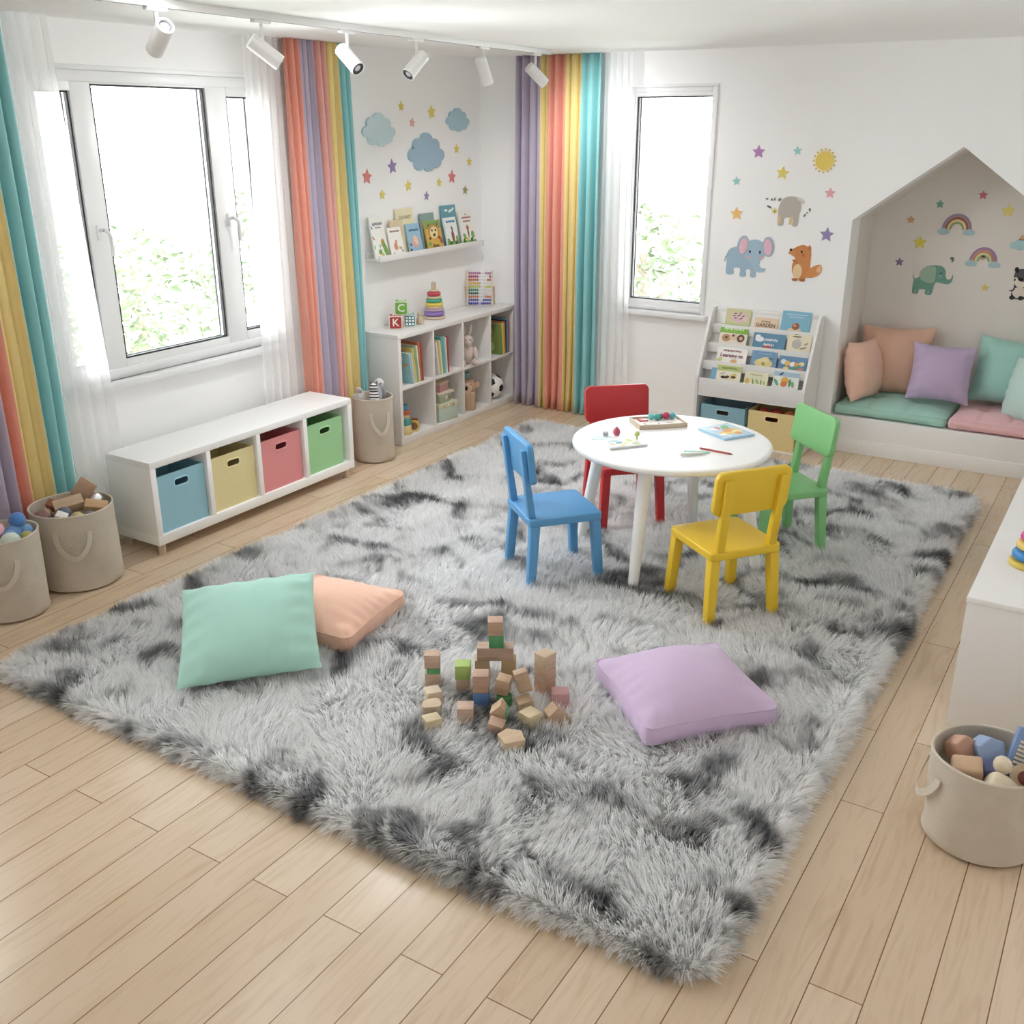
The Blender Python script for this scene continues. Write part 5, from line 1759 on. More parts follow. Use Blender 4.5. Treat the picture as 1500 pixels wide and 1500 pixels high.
PL = lambda c: M(c, 0.32, 0.02)
BW = wood((226, 194, 150), 0.45)
stacker('stacking_rings', 'wooden ring stacker in rainbow colours standing on the cube shelf', (0.125, -0.80, ZT_), (0.078, 0.020, BW),
        [(0.073, 0.034, PL((150, 120, 206))), (0.070, 0.018, PL((196, 160, 190))), (0.064, 0.016, BW), (0.064, 0.024, PL((236, 204, 70))), (0.058, 0.026, PL((66, 184, 138))), (0.051, 0.018, BW), (0.049, 0.030, PL((216, 70, 84))), (0.036, 0.012, BW)], BW, 0.017, 0.055)
# abacus
t = thing('abacus', 'wooden abacus with rows of coloured beads propped on the cube shelf', 'toy', (0.13, -0.235, ZT_), (0, 0, R(30)))
TL = R(-14)
HA, WA = 0.265, 0.185
Q = RX(TL)
for s in (-1, 1):
    b = newbm(); add_box(b, (s * WA / 2, 0, HA / 2 + 0.002), (0.012, 0.014, HA), 0.003, 2, Q); obj('upright', b, BW, t)
    b = newbm(); add_tube(b, [(s * (WA / 2 + 0.012), 0.035, 0.145), (s * (WA / 2 + 0.012), 0.11, 0.004)], 0.006, 10); obj('prop_leg', b, BW, t)
    b = newbm(); add_tube(b, [(s * (WA / 2 - 0.004), 0.035, 0.145), (s * (WA / 2 + 0.022), 0.035, 0.145)], 0.008, 12); obj('knob', b, BW, t)
rng = random.Random(4)
ROWS = [((196, 120, 176), 6, 3), ((206, 66, 120), 5, 1), ((226, 110, 70), 5, 2), ((240, 190, 80), 6, 0), ((196, 206, 84), 6, 3), ((70, 160, 100), 5, 0), ((40, 120, 96), 5, 0), ((226, 130, 76), 5, 3), ((92, 96, 196), 5, 4), ((84, 84, 206), 5, 5)]
for k, (c, n1, n2) in enumerate(ROWS):
    z = HA - 0.018 - k * 0.0245
    b = newbm(); add_tube(b, [(-WA / 2, 0, z), (WA / 2, 0, z)], 0.0018, 6, Q); obj('wire', b, M((200, 200, 200), 0.3), t)
    b = newbm()
    for i in range(n1):
        add_ball(b, (-WA / 2 + 0.016 + i * 0.0152, 0, z), (0.0074, 0.010, 0.010), Q, 0, 10)
    for i in range(n2):
        add_ball(b, (WA / 2 - 0.016 - i * 0.0152, 0, z), (0.0074, 0.010, 0.010), Q, 0, 10)
    o = obj('bead_row', b, M(c, 0.35), t)

# ring stacker on the right-hand cabinet
stacker('stacking_rings', 'glossy plastic ring stacker on the low cabinet at the picture\'s edge', (4.172, -2.72, 0.5065), (0.072, 0.024, PL((222, 190, 66))),
        [(0.064, 0.040, PL((52, 140, 220))), (0.056, 0.032, PL((240, 200, 90))), (0.046, 0.032, PL((226, 70, 150))), (0.040, 0.030, PL((178, 210, 90))), (0.034, 0.028, PL((214, 230, 150)))], PL((120, 200, 120)), 0.016, 0.03)

# ---------------------------------------------------------------- canvas baskets
CANVAS = M((200, 188, 170), 0.95, 0.10, 14, 0.35, 260, 0.15)
CANVAS2 = M((208, 196, 178), 0.95, 0.06, 14, 0.25, 260, 0.15)


def basket(label, x, y, r, h, hdir, taper=0.96, seed=0, fill=0.10):
    t = thing('canvas_basket', label, 'basket', (x, y, 0), group='canvas toy baskets')
    rng = random.Random(seed)
    n, m_ = 64, 18
    q = bmesh.new()
    ph = [rng.uniform(0, 6.28) for _ in range(6)]

    def wob(a, v):
        return (0.004 * math.sin(3 * a + ph[0] + 2 * v) + 0.003 * math.sin(5 * a + ph[1] - 4 * v)) * (1 - v * 0.6)
    prof = [(0.0, 0.0, 0), (r * taper * 0.9, 0.0, 0), (r * taper, 0.012, 0)]
    for k in range(1, m_ + 1):
        v = k / m_
        prof.append((r * (taper + (1 - taper) * v), 0.012 + (h - 0.012) * v, 1))
    inner = h - fill
    prof += [(r - 0.007, h, 1), (r * 0.985 - 0.008, inner + 0.005, 1), (r * 0.9 - 0.008, inner, 0), (0, inner, 0)]
    rings = []
    for pr, z, w in prof:
        if pr == 0:
            rings.append([q.verts.new((0, 0, z))])
            continue
        rings.append([q.verts.new(((pr + w * wob(2 * PI * k / n, z / h)) * math.cos(2 * PI * k / n), (pr + w * wob(2 * PI * k / n, z / h)) * math.sin(2 * PI * k / n), z)) for k in range(n)])
    for A_, B_ in zip(rings, rings[1:]):
        for k in range(n):
            k2 = (k + 1) % n
            if len(A_) == 1:
                q.faces.new((A_[0], B_[k2], B_[k]))
            elif len(B_) == 1:
                q.faces.new((A_[k], A_[k2], B_[0]))
            else:
                q.faces.new((A_[k], A_[k2], B_[k2], B_[k]))
    bmesh.ops.recalc_face_normals(q, faces=q.faces[:])
    b = newbm(); merge(b, q)
    obj('basket_body', b, CANVAS, t, smooth=50)
    b = newbm()
    add_tube(b, [((r - 0.002 + wob(2 * PI * k / n, 1)) * math.cos(2 * PI * k / n), (r - 0.002 + wob(2 * PI * k / n, 1)) * math.sin(2 * PI * k / n), h) for k in range(n + 1)], 0.0045, 8)
    obj('rim', b, CANVAS2, t)
    for sgn in (0, 1):
        a0 = hdir + sgn * PI
        pts = []
        hw = min(0.42, 0.07 / r)
        for u, z, out in ((-1, 0.79, 0.004), (-0.98, 0.72, 0.008), (-0.72, 0.60, 0.018), (-0.3, 0.51, 0.026), (0, 0.49, 0.028), (0.3, 0.51, 0.026), (0.72, 0.60, 0.018), (0.98, 0.72, 0.008), (1, 0.79, 0.004)):
            a = a0 + hw * u
            rr = r * (taper + (1 - taper) * z) + out
            pts.append((rr * math.cos(a), rr * math.sin(a), z * h))
        b = newbm()
        pts = spline(pts, 4, False)
        q = bmesh.new()
        prev = None
        for i, p in enumerate(pts):
            pv = Vector(p)
            nrm = Vector((p[0], p[1], 0)).normalized()
            d = (Vector(pts[min(i + 1, len(pts) - 1)]) - Vector(pts[max(i - 1, 0)])).normalized()
            sd = d.cross(nrm).normalized() * 0.011
            sec = [q.verts.new(pv + sd), q.verts.new(pv + sd + nrm * 0.003), q.verts.new(pv - sd + nrm * 0.003), q.verts.new(pv - sd)]
            if prev:
                for k in range(4):
                    q.faces.new((prev[k], prev[(k + 1) % 4], sec[(k + 1) % 4], sec[k]))
            else:
                q.faces.new(sec)
            prev = sec
        q.faces.new(prev[::-1])
        bmesh.ops.recalc_face_normals(q, faces=q.faces[:])
        merge(b, q)
        obj('handle', b, CANVAS2, t)
    return t


ANG = R(-58)
B1, B2, B3, B4 = (0.355, -4.31, 0.152, 0.37), (0.315, -3.93, 0.182, 0.37), (0.31, -1.735, 0.127, 0.41), (4.222, -3.705, 0.162, 0.283)
basket('canvas basket of plush dolls, cut by the picture\'s edge', *B1, ANG + 0.35, 0.99, 1, 0.07)
basket('canvas basket of wooden odds and ends beside the white bench', *B2, ANG + 0.35, 1.02, 2, 0.06)
basket('canvas basket of grey plush animals between bench and cube shelf', *B3, ANG + 0.45, 1.02, 3, 0.06)
basket('short canvas basket of toy blocks in front of the low cabinet', *B4, R(200), 0.985, 4, 0.085)


def inb(B, dx, dy, dz=0.0):
    return (B[0] + dx, B[1] + dy, B[3] + dz)


def blob_toy(name, label, cat, loc, rgb, parts, rot=(0, 0, 0), group=None, mat=None):
    """soft toy: parts = (part name, centre, radii, colour)"""
    t = thing(name, label, cat, loc, rot, group)
    for pn, c, r, col in parts:
        b = newbm(); add_ball(b, c, r, n=18); obj(pn, b, (mat or PLUSH)(col), t)
    return t


# plush dolls in the first basket
blob_toy('plush_doll', 'blue plush doll with a round head lying in the nearest basket', 'soft toy', inb(B1, 0.02, 0.055, -0.068), (80, 130, 200),
         [('head', (0.0, 0.02, 0.105), (0.036, 0.036, 0.034), (70, 128, 204)), ('body', (0.0, 0.0, 0.045), (0.045, 0.05, 0.045), (104, 160, 220)), ('arm', (0.045, 0.03, 0.055), (0.02, 0.026, 0.036), (104, 160, 220)), ('arm', (0.03, -0.045, 0.06), (0.022, 0.03, 0.024), (104, 160, 220))], group='plush dolls in the nearest basket')
blob_toy('plush_doll', 'pink plush doll beside the blue one in the nearest basket', 'soft toy', inb(B1, -0.01, -0.03, -0.068), (240, 170, 190),
         [('body', (0, 0, 0.05), (0.034, 0.042, 0.05), (240, 172, 190)), ('head', (-0.01, 0.005, 0.118), (0.03, 0.032, 0.028), (244, 184, 200)), ('arm', (0.03, 0.02, 0.09), (0.016, 0.02, 0.03), (240, 172, 190))], group='plush dolls in the nearest basket')
blob_toy('plush_ball', 'pale mint plush ball at the front of the nearest basket', 'soft toy', inb(B1, 0.085, -0.01, -0.07), (200, 220, 206), [('cover', (0, 0, 0.045), (0.036, 0.045, 0.045), (204, 220, 208))])
blob_toy('plush_ball', 'small olive plush ball behind the mint one in the nearest basket', 'soft toy', inb(B1, 0.075, 0.072, -0.07), (180, 176, 90), [('cover', (0, 0, 0.035), (0.03, 0.03, 0.035), (184, 178, 92))])

# wooden odds and ends in the second basket
GW = 'wooden toys in the basket by the bench'


def wblock(label, loc, size, rot, rgb, name='wooden_block', group=GW, cat='toy block', bev=0.004):
    b = newbm(); add_box(b, (0, 0, 0), size, bev, 2)
    o = obj(name, b, wood(rgb, 0.5, 0, 9), loc=loc, rot=rot)
    return tag(o, label, cat, group)


wblock('tall flat wooden board standing out of the basket by the bench', inb(B2, -0.05, 0.11, 0.03), (0.085, 0.018, 0.10), (R(-10), R(38), R(40)), (206, 152, 110))
wblock('large tan wooden block lying across the basket by the bench', inb(B2, -0.03, 0.01, -0.012), (0.13, 0.07, 0.05), (R(20), R(-8), R(62)), (206, 166, 120))
wblock('orange-brown wooden wedge at the front of the basket by the bench', inb(B2, 0.075, 0.075, -0.022), (0.10, 0.06, 0.05), (R(18), R(12), R(48)), (214, 158, 92))
wblock('white wooden block near the rim of the basket by the bench', inb(B2, 0.065, -0.105, -0.025), (0.05, 0.045, 0.06), (R(14), R(24), R(40)), (232, 230, 222))
wblock('dark red wooden block at the rim of the basket by the bench', inb(B2, -0.035, -0.13, -0.03), (0.05, 0.05, 0.05), (R(10), R(30), R(10)), (150, 90, 76))
wblock('rust wooden block behind the tan one in the basket by the bench', inb(B2, -0.10, -0.02, -0.02), (0.06, 0.04, 0.05), (R(30), R(10), R(20)), (176, 92, 60))
for dx, dy, r, c, lb in ((0.02, -0.055, 0.034, (92, 108, 132), 'slate blue wooden ball in the basket by the bench'), (0.115, -0.055, 0.032, (196, 180, 120), 'olive-cream wooden ball at the basket\'s front rim'),
                         (0.12, 0.008, 0.026, (120, 124, 140), 'grey striped wooden ball at the front of the basket'), (0.135, 0.05, 0.022, (226, 160, 130), 'small salmon wooden ball at the front of the basket'),
                         (-0.07, -0.085, 0.026, (190, 160, 130), 'beige wooden ball near the back rim of the basket')):
    b = newbm(); add_ball(b, (0, 0, 0), r, n=18); o = obj('wooden_ball', b, M(c, 0.5, 0.15, 40), loc=inb(B2, dx, dy, -0.06 + r)); tag(o, lb, 'ball', GW)
t = thing('toy_bell', 'shiny silver toy bell in the basket by the bench', 'toy', inb(B2, 0.0, 0.135, -0.06))
mm = bpy.data.materials.new('polished_metal'); mm.use_nodes = True
mm.node_tree.nodes['Principled BSDF'].inputs['Metallic'].default_value = 0.8
mm.node_tree.nodes['Principled BSDF'].inputs['Roughness'].default_value = 0.25
mm.node_tree.nodes['Principled BSDF'].inputs['Base Color'].default_value = (0.8, 0.8, 0.82, 1)
b = newbm(); add_lathe(b, [(0, 0.0), (0.036, 0.0), (0.038, 0.01), (0.030, 0.03), (0.012, 0.045), (0, 0.046)], 24, T(0, 0, 0.03)); obj('dome', b, mm, t)
b = newbm(); add_lathe(b, [(0, 0), (0.04, 0), (0.04, 0.03), (0, 0.03)], 24); obj('foot', b, M((110, 96, 90)), t)

# plush animals in the third basket
sm_ = bpy.data.materials.new('zebra_stripes'); sm_.use_nodes = True
nt = sm_.node_tree
tc = nt.nodes.new('ShaderNodeTexCoord'); wv = nt.nodes.new('ShaderNodeTexWave'); rp = nt.nodes.new('ShaderNodeValToRGB')
wv.bands_direction = 'Z'; wv.inputs['Scale'].default_value = 17; wv.inputs['Distortion'].default_value = 1.5; wv.inputs['Detail'].default_value = 1
rp.color_ramp.interpolation = 'CONSTANT'
rp.color_ramp.elements[0].color = (0.05, 0.05, 0.06, 1); rp.color_ramp.elements[1].color = (0.82, 0.82, 0.82, 1); rp.color_ramp.elements[1].position = 0.42
nt.links.new(tc.outputs['Object'], wv.inputs['Vector']); nt.links.new(wv.outputs['Fac'], rp.inputs['Fac'])
nt.links.new(rp.outputs['Color'], nt.nodes['Principled BSDF'].inputs['Base Color'])
nt.nodes['Principled BSDF'].inputs['Roughness'].default_value = 0.9
GP = 'plush animals in the basket by the cube shelf'
t = thing('plush_zebra', 'black and white striped plush zebra in the basket by the cube shelf', 'soft toy', inb(B3, 0.05, -0.05, -0.065), (R(-6), 0, R(30)), GP)
b = newbm(); add_ball(b, (0, 0, 0.065), (0.033, 0.034, 0.07), n=20); obj('body', b, sm_, t)
b = newbm(); add_ball(b, (0, -0.01, 0.135), (0.026, 0.032, 0.026), n=18); hd = obj('head', b, sm_, t)
for s in (-1, 1):
    b = newbm(); add_ball(b, (s * 0.018, 0.006, 0.162), (0.007, 0.005, 0.014), n=10); obj('ear', b, PLUSH((120, 120, 126)), hd)
t = thing('plush_cat', 'plain grey plush cat between zebra and striped plush in the basket', 'soft toy', inb(B3, 0.02, 0.015, -0.065), (0, 0, R(40)), GP)
b = newbm(); add_ball(b, (0, 0, 0.06), (0.034, 0.032, 0.062), n=18); obj('body', b, PLUSH((186, 186, 190)), t)
b = newbm(); add_lathe(b, [(0.026, 0.10), (0.018, 0.12), (0, 0.148)], 14, T(0.006, 0, 0)); obj('ear', b, PLUSH((176, 176, 182)), t)
t = thing('plush_seal', 'grey plush with a pale round face, topmost in the basket by the cube shelf', 'soft toy', inb(B3, 0.0, 0.068, -0.065), (0, 0, R(36)), GP)
b = newbm(); add_ball(b, (0, 0, 0.055), (0.036, 0.034, 0.058), n=18); obj('body', b, PLUSH((150, 152, 158)), t)
b = newbm(); add_ball(b, (0, -0.006, 0.135), (0.031, 0.028, 0.031), n=20); hd = obj('head', b, PLUSH((206, 206, 208)), t)
for s in (-1, 1):
    b = newbm(); add_ball(b, (s * 0.012, -0.032, 0.140), 0.004, n=8); obj('eye', b, BLACK, hd)
    b = newbm(); add_ball(b, (s * 0.032, -0.014, 0.07), (0.010, 0.012, 0.034), n=10); obj('flipper', b, PLUSH((160, 162, 168)), t)
b = newbm(); add_ball(b, (0, -0.034, 0.128), (0.005, 0.003, 0.003), n=8); obj('nose', b, BLACK, hd)
t = thing('plush_rabbit', 'white plush rabbit at the left rim of the basket by the cube shelf', 'soft toy', inb(B3, -0.04, -0.07, -0.065), (0, 0, R(20)), GP)
b = newbm(); add_ball(b, (0, 0, 0.06), (0.03, 0.03, 0.06), n=16); obj('body', b, PLUSH((214, 210, 206)), t)
b = newbm(); add_ball(b, (0.0, -0.02, 0.115), (0.022, 0.012, 0.026), None, 0, 14, RX(0.5)); obj('ear', b, PLUSH((206, 200, 196)), t)

# toy blocks in the fourth basket
GT = 'toys in the short basket'


def soft_block(label, loc, size, rot, rgb, bev=0.012, name='toy_block'):
    b = newbm(); add_box(b, (0, 0, 0), size, bev, 3)
    o = obj(name, b, M(rgb, 0.55, 0.03), loc=loc, rot=rot)
    return tag(o, label, 'toy block', GT)


def house_block(label, loc, w, d, h, roof, rot, rgb):
    b = newbm()
    add_prism(b, [(-w / 2, -h / 2), (w / 2, -h / 2), (w / 2, h / 2 - roof), (0, h / 2), (-w / 2, h / 2 - roof)], -d / 2, d / 2)
    es = [e for e in b.edges if len(e.link_faces) == 2 and e.calc_face_angle(0) > 0.3]
    bmesh.ops.bevel(b, geom=es, offset=0.006, segments=3, profile=0.5, affect='EDGES')
    o = obj('toy_block', b, M(rgb, 0.55, 0.03), loc=loc, rot=rot)
    return tag(o, label, 'toy block', GT)


zf = -0.0845
house_block('terracotta pointed toy block at the back rim of the short basket', inb(B4, -0.088, 0.045, zf + 0.058), 0.075, 0.06, 0.07, 0.022, (R(62), R(6), R(48)), (196, 146, 120))
house_block('light blue pointed toy block in the middle of the short basket', inb(B4, -0.02, 0.058, zf + 0.068), 0.078, 0.07, 0.075, 0.020, (R(66), R(-4), R(38)), (140, 164, 206))
soft_block('tan rounded toy block at the front rim of the short basket', inb(B4, -0.055, -0.055, zf + 0.05), (0.085, 0.07, 0.05), (R(14), R(-8), R(10)), (206, 166, 130))
soft_block('dark blue toy block below the light blue one in the short basket', inb(B4, 0.0, -0.015, zf + 0.032), (0.055, 0.06, 0.06), (R(6), R(4), R(30)), (92, 104, 150), 0.008)
t = thing('toy_washboard', 'blue frame toy with thin wooden slats leaning in the short basket', 'toy', inb(B4, 0.085, 0.02, zf + 0.012), (R(-24), R(16), R(14)), GT)
b = newbm(); bx(-0.055, 0.055, 0.0, 0.03, 0.0, 0.15, b, 0.006); obj('frame', b, M((118, 146, 196), 0.5), t)
for k in range(7):
    b = newbm(); bx(-0.04, 0.056, -0.006, 0.002, 0.03 + k * 0.0125, 0.038 + k * 0.0125, b, 0.0015); obj('slat', b, wood((226, 202, 160)), t)
t = thing('wooden_bird', 'cream wooden bird toy with a round head in the short basket', 'toy', inb(B4, 0.045, -0.075, zf + 0.004), (0, 0, R(-12)), GT)
b = newbm(); add_prism(b, spline([(-0.055, 0.005), (-0.04, 0.055), (-0.015, 0.085), (0.02, 0.075), (0.06, 0.03), (0.07, 0.0), (0.0, -0.002)], 5), -0.022, 0.022, frame((1, 0, 0), (0, -0.45, 0.89), (0, -0.89, -0.45)), 0)
obj('body', b, wood((226, 204, 164), 0.45, 0, 8), t)
b = newbm(); add_ball(b, (-0.012, 0.005, 0.098), (0.026, 0.02, 0.028), n=18); obj('head', b, wood((230, 208, 168), 0.45, 0, 8), t)
t = thing('rolling_toy', 'natural wood toy wheel with a dark hub in the short basket', 'toy', inb(B4, 0.095, -0.035, zf + 0.06), (R(55), R(10), 0), GT)
b = newbm(); add_lathe(b, [(0, -0.01), (0.038, -0.01), (0.04, 0), (0.038, 0.01), (0, 0.01)], 28); obj('disc', b, wood((206, 170, 122)), t)
b = newbm(); add_lathe(b, [(0, 0.009), (0.018, 0.009), (0.02, 0.012), (0.012, 0.016), (0, 0.016)], 20); obj('hub', b, M((120, 56, 46), 0.4), t)
b = newbm(); add_ball(b, (0, 0, 0), 0.034, n=20); o = obj('toy_ball', b, M((176, 66, 50), 0.35), loc=inb(B4, 0.125, -0.085, zf + 0.036)); tag(o, 'dark red toy ball at the right of the short basket', 'ball', GT)

# ---------------------------------------------------------------- on the play table
ZTB = 0.6205
t = thing('bead_tray', 'shallow wooden tray of coloured felt balls on the round table', 'toy', (2.41, -2.075, ZTB), (0, 0, R(44)))
b = newbm()
bx(-0.12, 0.12, -0.075, 0.075, 0, 0.005, b)
bx(-0.12, 0.12, -0.08, -0.072, 0, 0.022, b, 0.001); bx(-0.12, 0.12, 0.072, 0.08, 0, 0.022, b, 0.001)
bx(-0.124, -0.116, -0.08, 0.08, 0, 0.022, b, 0.001); bx(0.116, 0.124, -0.08, 0.08, 0, 0.022, b, 0.001)
obj('tray_frame', b, wood((206, 180, 146)), t)
b = newbm(); bx(-0.115, 0.115, -0.071, 0.071, 0.005, 0.012, b); obj('patterned_board', b, M((240, 234, 228), 0.6), t)
b = newbm()
rng = random.Random(9)
for k in range(16):
    add_prism(b, ell(rng.uniform(-0.10, 0.10), rng.uniform(-0.06, 0.02), 0.006, 0.004, 10, rng.uniform(0, 3)), 0.0118, 0.0128, None, k % 2)
obj('printed_marks', b, [M((60, 50, 56)), M((200, 110, 120))], t, smooth=0)
b = newbm(); bx(-0.09, -0.045, 0.02, 0.062, 0.012, 0.018, b, 0.002); obj('red_tile', b, M((206, 50, 64), 0.4), t)
GF = 'felt balls on the tray'
for dx, dy, r, c, lb in ((-0.022, 0.045, 0.017, (96, 204, 206), 'aqua felt ball on the tray beside the red tile'), (0.006, 0.035, 0.016, (60, 176, 160), 'teal felt ball in the middle of the tray'), (0.032, 0.05, 0.014, (110, 120, 126), 'grey felt ball on the tray between teal and red'),
                        (0.056, 0.042, 0.018, (214, 50, 90), 'crimson felt ball on the tray'), (0.068, 0.062, 0.014, (244, 150, 170), 'pink felt ball at the back of the tray'), (0.09, 0.045, 0.016, (84, 190, 214), 'sky blue felt ball at the end of the tray')):
    p_ = Matrix.Rotation(R(44), 4, 'Z') @ Vector((dx, dy, 0))
    b = newbm(); add_ball(b, (0, 0, 0), r, n=14); o = obj('felt_ball', b, PLUSH(c), loc=(2.41 + p_.x, -2.075 + p_.y, ZTB + 0.012 + r)); tag(o, lb, 'ball', GF)
t = thing('puzzle_board', 'light blue board book with a yellow and orange picture on the table', 'book', (2.75, -2.04, ZTB), (0, 0, R(10)))
QB = [(-0.137, 0.0), (0.02, -0.137), (0.137, -0.004), (-0.022, 0.137)]
b = newbm(); add_prism(b, QB, 0, 0.009); obj('board', b, M((150, 196, 226), 0.4), t)
b = newbm(); add_prism(b, [(x * 0.9, y * 0.9) for x, y in QB], 0.009, 0.0095); obj('picture', b, M((176, 210, 232), 0.4, 0.1, 60), t, smooth=0)
b = newbm()
pc = [(240, 200, 80), (236, 150, 60), (110, 180, 110), (244, 220, 150), (230, 120, 90), (246, 246, 240)]
rng = random.Random(3)
for k, (x, y, rx, ry, ci) in enumerate(((0.02, -0.02, 0.05, 0.025, 0), (0.0, 0.02, 0.045, 0.022, 1), (0.05, 0.02, 0.03, 0.02, 3), (-0.02, 0.06, 0.035, 0.02, 2), (0.06, -0.01, 0.02, 0.016, 1), (0.03, 0.045, 0.022, 0.014, 0), (-0.06, 0.0, 0.02, 0.012, 5), (-0.05, 0.03, 0.02, 0.012, 4), (0.0, -0.07, 0.02, 0.012, 5), (0.03, -0.08, 0.016, 0.01, 5))):
    add_prism(b, ell(x, y, rx, ry, 16, rng.uniform(0, 3)), 0.0094, 0.0099 + k * 0.0001, None, ci)
obj('picture_shapes', b, [M(c, 0.45) for c in pc], t, smooth=0)
t = thing('drawing_pad', 'small white drawing pad with pastel paint marks on the table', 'paper', (2.395, -2.46, ZTB), (0, 0, R(52)))
b = newbm(); bx(-0.095, 0.095, -0.075, 0.07, 0, 0.003, b, 0.0008); obj('sheet', b, M((238, 240, 232), 0.7), t)
b = newbm(); bx(-0.095, 0.095, -0.088, -0.074, 0, 0.010, b, 0.002); obj('clip_edge', b, M((204, 204, 208), 0.4), t)
b = newbm()
for k, (x, y, rx, ry, ci) in enumerate(((-0.03, 0.03, 0.03, 0.012, 0), (0.0, -0.03, 0.05, 0.01, 1), (0.05, 0.02, 0.02, 0.014, 2), (-0.05, -0.01, 0.02, 0.01, 3), (0.06, -0.04, 0.02, 0.008, 2), (-0.01, 0.0, 0.02, 0.014, 4))):
    add_prism(b, ell(x, y, rx, ry, 14, k * 0.7), 0.0028, 0.0036, None, ci)
obj('paint_marks', b, [M(c, 0.6) for c in ((170, 216, 226), (230, 216, 170), (190, 216, 120), (236, 200, 180), (120, 180, 200))], t, smooth=0)
t = thing('paper_sheet', 'thin pale blue paper slip at the table\'s edge by the blue chair', 'paper', (2.285, -2.44, ZTB), (0, 0, R(35)))
b = newbm(); bx(-0.05, 0.05, -0.02, 0.03, 0, 0.0015, b); obj('sheet', b, M((214, 236, 236), 0.7), t)
t = thing('toy_strawberry', 'small raspberry-red drop-shaped toy standing on the table', 'toy', (2.318, -2.352, ZTB))
b = newbm(); add_lathe(b, [(0, 0), (0.012, 0.001), (0.018, 0.012), (0.016, 0.024), (0.007, 0.036), (0, 0.042)], 18); obj('drop', b, M((206, 80, 110), 0.4), t)
t = thing('eraser', 'small grey eraser beside the raspberry-red toy', 'eraser', (2.285, -2.402, ZTB + 0.002))
b = newbm(); add_box(b, (0, 0, 0.011), (0.026, 0.022, 0.018), 0.005, 3, RZ(0.5)); obj('eraser_block', b, M((176, 172, 186), 0.6), t)
t = thing('toy_shrub', 'tiny lime green toy tree on the drawing pad', 'toy', (2.435, -2.375, ZTB + 0.004))
b = newbm(); add_ball(b, (0, 0, 0.024), (0.014, 0.014, 0.014), n=12); obj('crown', b, M((186, 206, 110), 0.6), t)
b = newbm(); add_lathe(b, [(0, 0), (0.006, 0), (0.006, 0.014), (0, 0.014)], 10); obj('trunk', b, M((206, 196, 150), 0.6), t)
GPn = 'pencils on the round table'


def pencil(label, p0, p1, r, rgb, tip, cat='pencil'):
    p0, p1 = Vector(p0), Vector(p1)
    d = p1 - p0
    L_ = d.length
    t = thing('pencil', label, cat, (p0.x, p0.y, ZTB + r), (0, 0, math.atan2(d.y, d.x)), GPn)
    b = newbm(); add_tube(b, [(0, 0, 0), (L_ * 0.9, 0, 0)], r, 6); obj('barrel', b, M(rgb, 0.4), t)
    b = newbm(); add_tube(b, [(L_ * 0.9, 0, 0), (L_, 0, 0)], [r, r * 0.2], 8); obj('tip', b, M(tip, 0.5), t)


pencil('red pencil lying alone on the round table', (2.742, -2.353, 0), (2.905, -2.366, 0), 0.0042, (196, 60, 60), (90, 40, 40))
pencil('mint green crayon lying across the white chalk on the table', (2.70, -2.437, 0), (2.808, -2.395, 0), 0.0045, (150, 214, 196), (120, 190, 170))
pencil('pale aqua crayon next to the mint one on the table', (2.715, -2.455, 0), (2.80, -2.41, 0), 0.0045, (190, 226, 216), (170, 206, 196))
pencil('thick white crayon with a grey end, nearest the yellow chair', (2.785, -2.435, 0), (2.705, -2.508, 0), 0.0075, (220, 222, 216), (236, 232, 210))

# ---------------------------------------------------------------- wooden building blocks on the rug
NAT, TAN, ROSE, PALEW = (214, 170, 128), (200, 156, 112), (212, 164, 132), (224, 194, 150)
CS = 0.057
GBL = 'wooden building blocks on the rug'
VR = R(31)                     # the blocks face the viewer's corner of the room
ZR = 0.040
E1, E2 = Vector((math.cos(VR), math.sin(VR), 0)), Vector((-math.sin(VR), math.cos(VR), 0))


def cube(label, x, y, lvl, rgb, rz=0.0, size=(CS, CS, CS), painted=False, z=None, tilt=(0, 0), name='building_block'):
    b = newbm(); add_box(b, (0, 0, 0), size, 0.0025, 2)
    zz = ZR + size[2] / 2 + lvl * CS if z is None else z
    o = obj(name, b, M(rgb, 0.5, 0.04) if painted else wood(rgb, 0.55, 0, 12), loc=(x, y, zz), rot=(tilt[0], tilt[1], VR + rz))
    return tag(o, label, 'building block', GBL)


GRN, BLU, LIME, PNK = (76, 160, 96), (84, 128, 196), (164, 196, 92), (206, 150, 150)
# left tower
x, y = 2.345, -3.905
cube('rosy wooden cube at the foot of the small tower with a green band', x, y, 0, ROSE, 0.05)
cube('thin dark green block between two wooden ones in the small tower', x + 0.004, y, 1, GRN, 0.05, (0.05, 0.05, 0.020), True, ZR + CS + 0.010)
cube('rosy wooden brick on top of the thin green block', x, y, 1, ROSE, 0.03, (0.058, 0.05, 0.055), False, ZR + CS + 0.0205 + 0.0275)
# lime pair
x, y = 2.462, -3.875
cube('pinkish wooden cube under the lime green cube', x, y, 0, ROSE, 0.0, (0.05, 0.05, 0.052))
cube('lime green cube stacked on a wooden cube', x, y, 1, LIME, 0.0, (CS, CS, CS), True, ZR + 0.0525 + CS / 2)
